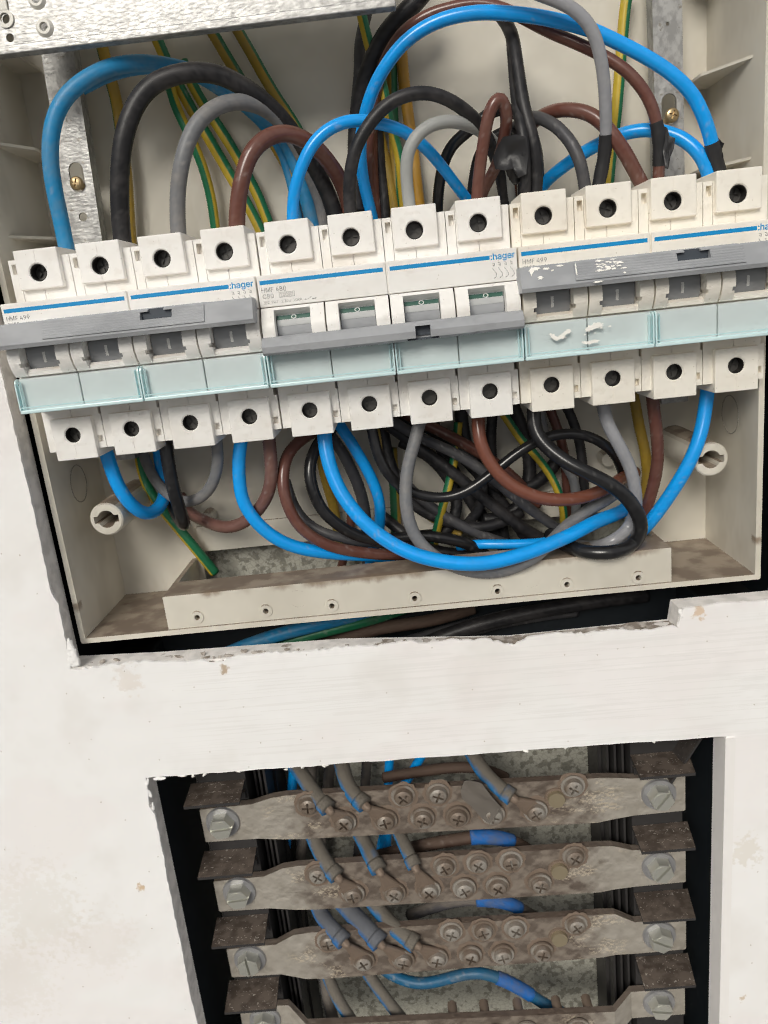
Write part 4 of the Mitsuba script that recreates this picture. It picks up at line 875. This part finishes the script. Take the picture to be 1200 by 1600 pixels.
def breaker(x, on, cream, label, text):
    t = thing('circuit_breaker', label, 'circuit breaker', 'four pole circuit breakers on the rail')
    P = PLY[cream]
    mv = lambda e, dx=0, dz=0: moved(e, x + dx, 0, dz)
    part(t, 'housing', mv(P['housing']))
    for i in range(4):
        k = part(t, 'terminal_cover', mv(P['up'], i * PITCH))
        part(k, 'screw', moved(TS, x + i * PITCH + 13.2, 8.5, 0.0, ry=17 + 41 * i + x))
        part(k, 'bore', moved(BORE, x + i * PITCH + 13.2, 13.6, 0, rx=90))
        k = part(t, 'terminal_cover', mv(P['lo'], i * PITCH))
        part(k, 'screw', moved(TS, x + i * PITCH + 13.2, 8.5, -68.9, ry=62 + 29 * i + x))
        part(k, 'bore', moved(BORE, x + i * PITCH + 13.2, 13.6, -68.9, rx=90))
    for i in range(2):
        k = part(t, 'label_plate', mv(P['plates'][i]))
        part(k, 'stripe', mv(STRIPES[i]))
        if i == 0:
            part(k, 'lettering', mv(PRINT[text]), 'small grey type number')
            if text == 'b':
                part(k, 'printed_symbol', mv(FRAMED))
        else:
            part(k, 'logo', mv(LOGO))
            part(k, 'printed_symbol', mv(GLYPHS))
        k = part(t, 'clear_cover', mv(COVERS[i][0]))
        part(k, 'edge', mv(COVERS[i][1]))
        part(k, 'rib', mv(COVERS[i][2]))
        part(t, 'label_card', mv(BACKING[i][0]))
        part(t, 'label_card', mv(BACKING[i][1]))
    for i in range(4):
        part(t, 'toggle_frame', mv(P['on' if on else 'off'], i * PITCH))
        k = part(t, 'toggle', mv(DRUM, i * PITCH))
        if on:
            part(k, 'mark', mv(MARK_ON, i * PITCH))
        else:
            part(k, 'green_band', mv(GREEN, i * PITCH))
            part(k, 'grey_band', mv(BAND, i * PITCH))
            part(k, 'mark', mv(MARK_OFF, i * PITCH))
    h = part(t, 'handle', mv(BAR[on]), 'grey linked handle pushed ' + ('up' if on else 'down'))
    part(h, 'clip', mv(CLIP[on]))
    return t, h


br1, h1 = breaker(-159.2, True, 'cream', 'left four pole circuit breaker with a clean ribbed grey handle pushed up', 'a')
br2, h2 = breaker(-53.83, False, 'cream', 'middle four pole circuit breaker with its grey handle down and green strips showing', 'b')
br3, h3 = breaker(51.55, True, 'cream_old', 'right yellowed circuit breaker with white paint smears on its grey handle and windows', 'a')


def flake(cx, cz, rx, rz, seed):
    r = np.random.default_rng(seed)
    n = 22
    a = np.arange(n) * 2 * np.pi / n
    rad = 0.45 + 0.9 * r.random(n) * r.random(n) + 0.25
    return Polygon(np.stack([cx + rx * rad * np.cos(a), cz + rz * rad * np.sin(a)], 1)).buffer(0)


def on_handle(poly, lift=0.0):
    """A thin dried smear lying on the sloping front of the right handle."""
    m = plate_y(poly, -0.05, 0.1)
    v = m.vertices.copy()
    zz = v[:, 2]
    inside = (v[:, 0] > 71.3) & (v[:, 0] < 136.3)
    slope = np.where(inside, -20.75 - np.maximum(0, -20.2 - zz) / 6.8 * 3.55 - 0.2, -20.2 - np.maximum(0, -20.4 - zz) / 7.6 * 4.0)
    v[:, 1] += slope - 0.06 - lift
    m.vertices = v
    return m


fl = [(56.5, -20.9, 1.9, 0.7), (54.9, -21.6, 0.8, 1.4), (60.5, -21.3, 1.2, 0.5), (66, -20.7, 1.8, 0.4), (58, -24.4, 1.0, 0.7), (63, -22.2, 0.6, 0.3)]
part(h3, 'paint_smear', shape([on_handle(flake(*f, 40 + k)) for k, f in enumerate(fl)], 'paint_flake'), 'white paint smear on the left end of the handle')
r_ = np.random.default_rng(5)
fl = [(71.8, -23.2, 0.3, 2.2)] + [(84 + r_.normal(0, 3.2), -22.6 + r_.normal(0, 1.3), r_.uniform(0.3, 1.6), r_.uniform(0.15, 0.4)) for _ in range(34)]
part(h3, 'paint_smear', shape([on_handle(flake(*f, 60 + k)) for k, f in enumerate(fl) if f[1] < -20.4 and f[1] > -26.5 and f[0] > 71.4], 'paint_flake'), 'speckled white paint in the middle of the handle')
fl = [(79.3, -28.3, 1.8, 0.35), (90, -26, 0.5, 0.35)]
part(h3, 'paint_smear', shape([on_handle(flake(*f, 90 + k), 0.1) for k, f in enumerate(fl)], 'paint_flake'))
cv3 = br3 + '__clear_cover'
pane = lambda polys: shape([plate_y(g, -15.52, -15.42) for g in polys], 'paint_flake')
from shapely.geometry import LineString
sm = [LineString([(62.2, -46.6), (63.6, -48.6), (64.4, -48.2)]).buffer(0.45), LineString([(64.4, -48.9), (66.4, -47.9), (68.6, -46.6), (69.6, -46.0)]).buffer(0.62)]
part(cv3, 'paint_smear', pane(sm + [flake(66.2, -48.4, 1.9, 0.6, 3), flake(69.0, -46.4, 1.4, 0.8, 9), flake(63.2, -47.6, 1.0, 0.9, 21)]), 'curved white paint smear on the window')
sm = [flake(79.2, -45.6, 2.6, 1.1, 11), flake(81.3, -45.0, 1.9, 1.2, 12), flake(77.2, -46.5, 1.2, 0.8, 13), flake(82.6, -46.2, 0.7, 0.5, 22), flake(76, -48.2, 0.4, 0.3, 16), flake(80, -48.0, 0.4, 0.3, 17),
      flake(77.5, -51.6, 2.5, 0.7, 14), flake(79.8, -51.3, 1.7, 0.8, 15), flake(75.6, -51.2, 1.1, 0.4, 23), flake(86.2, -46.0, 0.7, 0.3, 18)]
part(cv3, 'paint_smear', pane(sm), 'white paint daubs over the window seam')

# ------------------------------------------------------------------ busbars with their screws, in the lower opening
bars = []
BARS = [dict(l=(-284.2, -305.2), c=(-280.0, -308.6), r=(-288.6, -311.2), cr=(-286.0, -314.2), name='topmost copper bar with cables on three lugs, under the opening edge'),
        dict(l=(-331.4, -352.0), c=(-325.8, -356.0), r=(-334.4, -357.9), cr=(-329.6, -360.2), name='second copper bar down with three dusty blue cables at left'),
        dict(l=(-378.6, -398.8), c=(-371.6, -405.2), r=(-383.0, -404.4), cr=(-375.4, -405.6), name='third copper bar down with three blue sleeved cables at left'),
        ]
SCREW = shape(cross_screw(5.2, 3.8, washer=6.7), 'screw_metal', smooth=35)
def dirt(seed):
    r = np.random.default_rng(seed)
    a = np.arange(26) * 2 * np.pi / 26
    rad = 7.6 + 1.4 * r.random(26)
    g = plate_y(Polygon(np.stack([rad * np.cos(a), rad * np.sin(a)], 1)).difference(Point(0, 0).buffer(5.0)), -0.55, 0.02)
    v = g.vertices.copy()
    far = np.hypot(v[:, 0], v[:, 2]) > 6
    v[far & (v[:, 1] < -0.3), 1] = -0.06
    return shape(trimesh.Trimesh(v, g.faces, process=False), 'lug_metal', smooth=50)


DIRT = [dirt(q) for q in range(3)]
PIN = shape(m3.Manifold.cylinder(2.6, 4.6, 4.5, 28).rotate([90, 0, 0]), 'brass', smooth=35)
PINW = shape(m3.Manifold.cylinder(0.9, 6.0, 5.8, 28).rotate([90, 0, 0]), 'lug_metal', smooth=35)
WASH = shape((m3.Manifold.cylinder(1.5, 9.5, 9.1, 36) - m3.Manifold.cylinder(4, 4, 4, 24).translate([0, 0, -1])).rotate([90, 0, 0]), 'washer_metal', smooth=35)
hexh = m3.Manifold.cylinder(5.6, 7.1, 6.4, 6) + m3.Manifold.cylinder(5.9, 5.9, 4.8, 24)
hexh = hexh - bx(-8, 8, -0.75, 0.75, 3.8, 7)
HEX = shape(hexh.rotate([90, 0, 0]), 'bolt_metal')


def end_bolts(t, spots, yf):
    for k, (x, z, a) in enumerate(spots):
        w_ = part(t, 'end_bolt', moved(HEX, x, yf - 1.5, z, ry=a))
        part(w_, 'washer', moved(WASH, x, yf, z, ry=a))


BOLT_L = [(-121.4, -293.0), (-119.4, -339.4), (-120.4, -386.4)]
BOLT_R = [(117.6, -299.0), (117.0, -345.4), (116.6, -392.6)]
ANG = [((2, 40), (40, 70)), ((-8, -50), (40, 70))]
for k, B in enumerate(BARS):
    t = thing('busbar', B['name'], 'busbar', 'copper busbars in the lower opening')
    top_ = [(-133.2, B['l'][0]), (-104, B['l'][0] + 0.6), (-93, B['c'][0] - 0.8), (-84, B['c'][0]), (84, B['cr'][0]), (92, B['cr'][0] - 0.6), (103, B['r'][0] + 0.4), (132, B['r'][0] - 0.6)]
    bot_ = [(132, B['r'][1]), (104, B['r'][1] - 0.4), (92, B['cr'][1] + 1.2), (84, B['cr'][1]), (-78, B['c'][1]), (-90, B['c'][1] + 1.0), (-104, B['l'][1] - 0.6), (-133.2, B['l'][1])]
    poly = Polygon(top_ + bot_).buffer(-0.8).buffer(0.8, quad_segs=4)
    m = plate_y(poly, 30.4, 35)
    part(t, 'bar', shape(m, 'bar_metal'))
    for (x, z) in SCREWS[k]:
        part(t, 'screw', moved(SCREW, x, 28.6 if z < (B['c'][0] + B['c'][1]) / 2 + 2 - 5.5 * (x + 84) / 168 else 29.9, z, ry=(x * 37 + k * 50) % 180))
        part(t, 'dirt_ring', moved(DIRT[int(abs(x)) % 3], x, 30.36, z, ry=(x * 53) % 360))
    px, pz = PINS[k]
    pk = part(t, 'pin', moved(PIN, px, 29.6, pz), 'flat headed brass pin')
    part(pk, 'collar', moved(PINW, px, 30.4, pz))
    end_bolts(t, [(*BOLT_L[k], -4 if k < 2 else 85), (*BOLT_R[k], (-52, -48, 28)[k])], 30.4)
# the fourth bar is cranked forward in the middle
t = thing('busbar', 'lowest copper bar, cranked, cut off by the photo edge', 'busbar', 'copper busbars in the lower opening')
cr = [(-132.6, 31), (-103, 31), (-92, 23), (88, 23), (100, 31), (131.4, 31)]
lo = [(x, y + 4.2) for x, y in cr[::-1]]
pl = trimesh.creation.extrude_polygon(Polygon(cr + lo), 19.5, engine='earcut')
v = np.asarray(pl.vertices)
zoff = np.interp(v[:, 0], [-132, -103, -92, 88, 100, 131], [-441.5, -442.5, -449.5, -457.0, -452.4, -452.4])
pl = trimesh.Trimesh(np.stack([v[:, 0], v[:, 1], zoff + v[:, 2]], 1), pl.faces, process=False)
part(t, 'bar', shape(pl, 'bar_metal'))
end_bolts(t, [(-118.2, -431.6, 30), (116.0, -441.6, 10)], 31)
for x, z in ((0.5, -444.4), (17, -445.2), (36, -444.6), (66, -445.4)):
    part(t, 'screw', moved(SCREW, x, 21.4, z, ry=(x * 31) % 180))
for x in (-6, 13, 33, 56, 74):
    part(t, 'screw_tail', shape(m3.Manifold.cylinder(9, 2.9, 2.7, 16).rotate([-90, 0, 0]).translate([x, 27.3, -437.4 - 0.035 * x]), 'lug_metal', smooth=35))

# black plastic supports with barrier fins
for s, nm in ((-1, 'black plastic busbar support with brown dusty fins at the left ends'), (1, 'black plastic busbar support with brown dusty fins at the right ends')):
    t = thing('busbar_support', nm, 'busbar support')
    x0, x1 = (-133.4, -106.5) if s < 0 else (104.5, 132.4)
    part(t, 'column', shape(bx(x0, x1, 36.2, 83.7, -560, -262), 'black_plastic'))
    xi = (-106.4, -95) if s < 0 else (92, 104.4)
    part(t, 'web', shape(union(bx(min(xi), max(xi), 58, 83.7, -560, -262), *[bx(min(xi) + 2 + 3.4 * q, min(xi) + 3.2 + 3.4 * q, 46 - 3 * q, 58, -560, -262) for q in range(3)]), 'black_plastic'))
    zz = (-268.8, -313.0, -358.6, -404.2) if s < 0 else (-275.0, -320.2, -365.2, -410.6)
    for j, z in enumerate(zz):
        xa, xb = (-134.6, -105) if s < 0 else (102.4, 130.6)
        back = 3 if s > 0 else 2.5
        pr = Polygon([(xa, 12), (xb, 12), (xb + (4.5 if s > 0 else -2.0), 36.1), (xa + (2 if s > 0 else -2.5), 36.1)])
        f = trimesh.creation.extrude_polygon(pr, 1.6, engine='earcut')
        v = np.asarray(f.vertices).copy()
        v[:, 2] += z - 1.6 - 0.1 * (v[:, 1] - 12) + 0.25 * (meshkit.noise(v * 0.3, j) - 0.5)
        part(t, 'fin', shape(trimesh.Trimesh(v, f.faces, process=False), 'black_plastic'))
        part(t, 'ridge', shape(bx(x0 + 1, x1 - 1, 33.4, 36.15, z - 9.0 - 4, z - 9.0), 'black_plastic'))
        part(t, 'ridge', shape(bx(x0 + 1, x1 - 1, 34.6, 36.15, z + 5.0, z + 7.5), 'black_plastic'))

# ------------------------------------------------------------------ cables
COLORS = {  # colour, dirt colour, dirt amount, material
    'blue': ((0.003, 0.32, 0.84), (0.03, 0.24, 0.55), 0.25, 'cable_gloss'),
    'blue_old': ((0.014, 0.225, 0.47), (0.13, 0.22, 0.29), 0.5, 'cable_soft'),
    'brown': ((0.125, 0.048, 0.036), (0.16, 0.09, 0.07), 0.4, 'cable_gloss'),
    'brown_warm': ((0.165, 0.058, 0.036), (0.13, 0.06, 0.05), 0.3, 'cable_gloss'),
    'brown_pale': ((0.15, 0.075, 0.062), (0.2, 0.13, 0.11), 0.4, 'cable_gloss'),
    'brown_dusty': ((0.055, 0.03, 0.022), (0.12, 0.085, 0.065), 0.6, 'cable_dust'),
    'black': ((0.013, 0.013, 0.015), (0.06, 0.055, 0.055), 0.5, 'cable_soft'),
    'black_shiny': ((0.010, 0.010, 0.011), (0.03, 0.03, 0.032), 0.4, 'cable_gloss'),
    'grey': ((0.165, 0.17, 0.18), (0.24, 0.22, 0.20), 0.5, 'cable_soft'),
    'dark_grey': ((0.06, 0.06, 0.066), (0.10, 0.095, 0.09), 0.5, 'cable_soft'),
    'pale_grey': ((0.34, 0.35, 0.34), (0.26, 0.26, 0.25), 0.5, 'cable_soft'),
    'lilac_grey': ((0.265, 0.27, 0.29), (0.3, 0.29, 0.28), 0.3, 'cable_gloss'),
    'green': ((0.008, 0.14, 0.06), (0.05, 0.1, 0.06), 0.5, 'cable_soft'),
    'blue_dusty': ((0.02, 0.155, 0.37), (0.14, 0.125, 0.105), 1.0, 'cable_dust'),
    'blue_sleeve': ((0.03, 0.14, 0.36), (0.125, 0.122, 0.12), 0.92, 'cable_dust'),
    'blue_dull': ((0.012, 0.105, 0.215), (0.08, 0.11, 0.13), 0.5, 'cable_soft'),
    'sleeve_clean': ((0.012, 0.125, 0.42), (0.12, 0.12, 0.13), 0.75, 'cable_soft'),
    'dark_dusty': ((0.07, 0.068, 0.075), (0.16, 0.14, 0.12), 0.8, 'cable_dust'),
}
EARTH = {'gy': ((0.50, 0.36, 0.03), (0.01, 0.155, 0.065), 0.3), 'gy_dull': ((0.36, 0.235, 0.03), (0.015, 0.13, 0.05), 0.5), 'gy_amber': ((0.47, 0.25, 0.03), (0.03, 0.13, 0.045), 0.5)}


def cable_color(kind, m, ang, phase, seed):
    v = np.asarray(m.vertices)
    f = meshkit.fbm(v * 0.11 + seed * 3.1, 4, seed)
    fine = meshkit.fbm(v * 0.6 + seed, 3, seed + 1)
    dirt = np.clip((0.6 * f + 0.4 * fine - 0.42) / 0.25, 0, 1)
    if kind in EARTH:
        y, g, amt = EARTH[kind]
        green = (np.cos(ang - phase) > 0.42).astype(float)[:, None]
        c = np.array(y) * (1 - green) + np.array(g) * green
        d = c * 0.55 + 0.05
    else:
        c0, d, amt, _ = COLORS[kind]
        c, d = np.tile(c0, (len(v), 1)), np.tile(d, (len(v), 1))
        if kind in ('blue_dusty', 'blue_sleeve', 'dark_dusty', 'brown_dusty'):      # dust settles on what faces up and out
            nz = np.asarray(m.vertex_normals)
            lie = np.clip(0.78 + 0.8 * nz[:, 2] + 0.75 * nz[:, 0], 0, 1)
            dirt = np.clip((lie + 1.3 * (f - 0.5) - 0.3) / 0.35, 0, 1)
    scuff = np.clip((meshkit.fbm(v * np.array([0.9, 0.9, 0.45]) + 13 * seed, 3, seed + 2) - 0.66) / 0.1, 0, 1)[:, None] * np.clip((meshkit.fbm(v * 0.06 + 5 * seed, 2, seed) - 0.45) / 0.15, 0, 1)[:, None]
    c = c * (1 - 0.35 * scuff) + np.array([0.42, 0.40, 0.38]) * 0.35 * scuff * (0.35 if kind.startswith('black') else 1)
    a = (dirt * amt)[:, None]
    return np.clip((c * (1 - a) + d * a) * (0.88 + 0.24 * fine[:, None]), 0, 1)


def cable(spec, seed):
    nm, label, kind, r, pts = spec[:5]
    ex = spec[5:]
    phase = next((e[1] for e in ex if e[0] == 'phase'), 0)
    t = thing(nm, label, 'cable')
    path = spline(pts)
    s = np.linspace(0, 1, len(path))
    arc = np.arange(len(path)) * 1.3
    ease = np.clip(np.minimum(arc, arc[::-1]) / 12, 0, 1)[:, None]
    wob = np.stack([meshkit.fbm(np.stack([arc * 0.045, arc * 0 + 7.7 * seed, arc * 0 + 31 * q], 1), 2, seed) - 0.5 for q in range(3)], 1)
    path = path + wob * ease * np.array([0.8, 0.7, 0.8])
    rad = r * (1 + 0.035 * (meshkit.noise(np.stack([s * 9, s * 0 + seed, s * 0], 1), seed) - 0.5))
    sides = 28 if kind in EARTH else 16
    m, ang = tube(path, rad, sides)
    bs = 'cable_soft' if kind in EARTH else COLORS[kind][3]
    body = dict(entry=shape(m, bs, smooth=True, color=cable_color(kind, m, ang, phase, seed)))
    part(t, 'insulation', body['entry'])
    for e in ex:
        if e[0] == 'tape':
            L = len(path)
            seg = path[int(e[1] * (L - 1)): max(int(e[1] * (L - 1)) + 4, int(e[2] * (L - 1)) + 1)]
            if e[3] == 'tape':
                fine_ = spline(seg, 0.8)
                k = np.arange(len(fine_))
                mt, _ = tube(fine_, r * (1.10 + 0.05 * ((k // 5) % 2)), 18)
                part(t, 'tape_wrap', shape(mt, 'tape', smooth=40))
            else:
                n = len(seg)
                rr = r * 1.16 * np.where(np.arange(n) > n * 0.75, np.linspace(1.25, 0.55, n), 1)
                mt, an = tube(seg, np.minimum(r * 1.16, rr), 16)
                part(t, 'end_sleeve', shape(mt, 'cable_dust', smooth=True, color=cable_color('sleeve_clean', mt, an, 0, seed + 5)))
    return t, path, r


# ------------------------------------------------------------------ loose ends of insulating tape
def flap(outline, thick, bend, seed):
    """A limp piece of tape: the outline (x, y, z) fan, filled, crumpled and given thickness."""
    o = np.asarray(outline, float)
    c = o.mean(0)
    rings = [c[None] + (o - c) * t for t in (0.25, 0.5, 0.75, 1.0)]
    v = np.vstack([c[None]] + rings)
    v = v + (meshkit.noise(v * 0.25, seed)[:, None] - 0.5) * np.array([0.6, bend, 0.6])
    n = len(o)
    f = [(0, 1 + i, 1 + (i + 1) % n) for i in range(n)]
    for k in range(3):
        a0, b0 = 1 + k * n, 1 + (k + 1) * n
        for i in range(n):
            j = (i + 1) % n
            f += [(a0 + i, b0 + i, b0 + j), (a0 + i, b0 + j, a0 + j)]
    f = np.array(f)
    back = v + np.array([0, thick, 0])
    V = np.vstack([v, back])
    N = len(v)
    e0 = 1 + 3 * n
    side = []
    for i in range(n):
        j = (i + 1) % n
        side += [(e0 + i, e0 + i + N, e0 + j), (e0 + j, e0 + i + N, e0 + j + N)]
    m = trimesh.Trimesh(V, np.vstack([f, f[:, ::-1] + N, np.array(side)]), process=False)
    m.fix_normals()
    return m


made = {}
for k, sp in enumerate(UPPER + LOWER + BEHIND_BARS):
    made[sp[1]] = cable(sp, k + 1)

for k, (nm, label, kind, r, pts, (sx, sz)) in enumerate(LUGGED):
    t, path, _ = cable((nm, label, kind, r, pts), 200 + k)
    if 'right half' in label:
        part(t, 'tape_flap', shape(flap(FLAP_D, 0.6, 3, 12), 'dusty_tape', smooth=60), 'dust grey flap of tape over the bar screws')
    e = path[-1]
    d = (path[-1] - path[-4]) / np.linalg.norm(path[-1] - path[-4])
    # flattened lug: barrel from the cable end down to a ring under the screw
    barrel = m3.Manifold.batch_hull([m3.Manifold.sphere(2.6, 10).translate(list(e - d * 0.5)), m3.Manifold.sphere(2.3, 10).translate(list(e + d * 2.0))])
    tongue = m3.Manifold.batch_hull([m3.Manifold.sphere(1.5, 10).translate(list(e + d * 1.5)), cyl_y(sx, sz, 6.0, 29.3, 30.3, seg=24)])
    part(t, 'lug', shape((barrel + tongue), 'lug_metal', smooth=35), 'brown crimped ring lug')
    # darker crimped collar where the insulation ends
    seg = path[-5:]
    mt, an = tube(seg, r * 1.12, 16)
    part(t, 'end_sleeve', shape(mt, 'cable_dust', smooth=True, color=cable_color(kind, mt, an, 0, 300 + k)))


t = made['shorter black cable lying against the hanging black one, with a tape flap'][0]
part(t, 'tape_flap', shape(flap(FLAP_A, 0.4, 5, 3), 'tape', smooth=50), 'crumpled flap of black tape')
lump = m3.Manifold.batch_hull([m3.Manifold.sphere(r, 12).translate(list(p)) for r, p in zip((2.4, 3.2, 2.8, 2.4), LUMP)])
lump = tri(lump.refine_to_length(1.0))
lump.vertices = lump.vertices + (meshkit.fbm(lump.vertices * 0.35, 3, 8)[:, None] - 0.5) * 2.6
part(t, 'tape_wrap', shape(lump, 'tape', smooth=50), 'lumpy black taped joint')
t = made['brown cable behind the longest blue one ending in a ragged black tape wrap'][0]
part(t, 'tape_flap', shape(flap(FLAP_B, 0.4, 3, 4), 'tape', smooth=50), 'ragged end of black tape')
t = made['longest bright blue cable sweeping across the top to the far right terminal'][0]
part(t, 'tape_flap', shape(flap(FLAP_C, 0.4, 3, 6), 'tape', smooth=50), 'short ragged end of black tape')
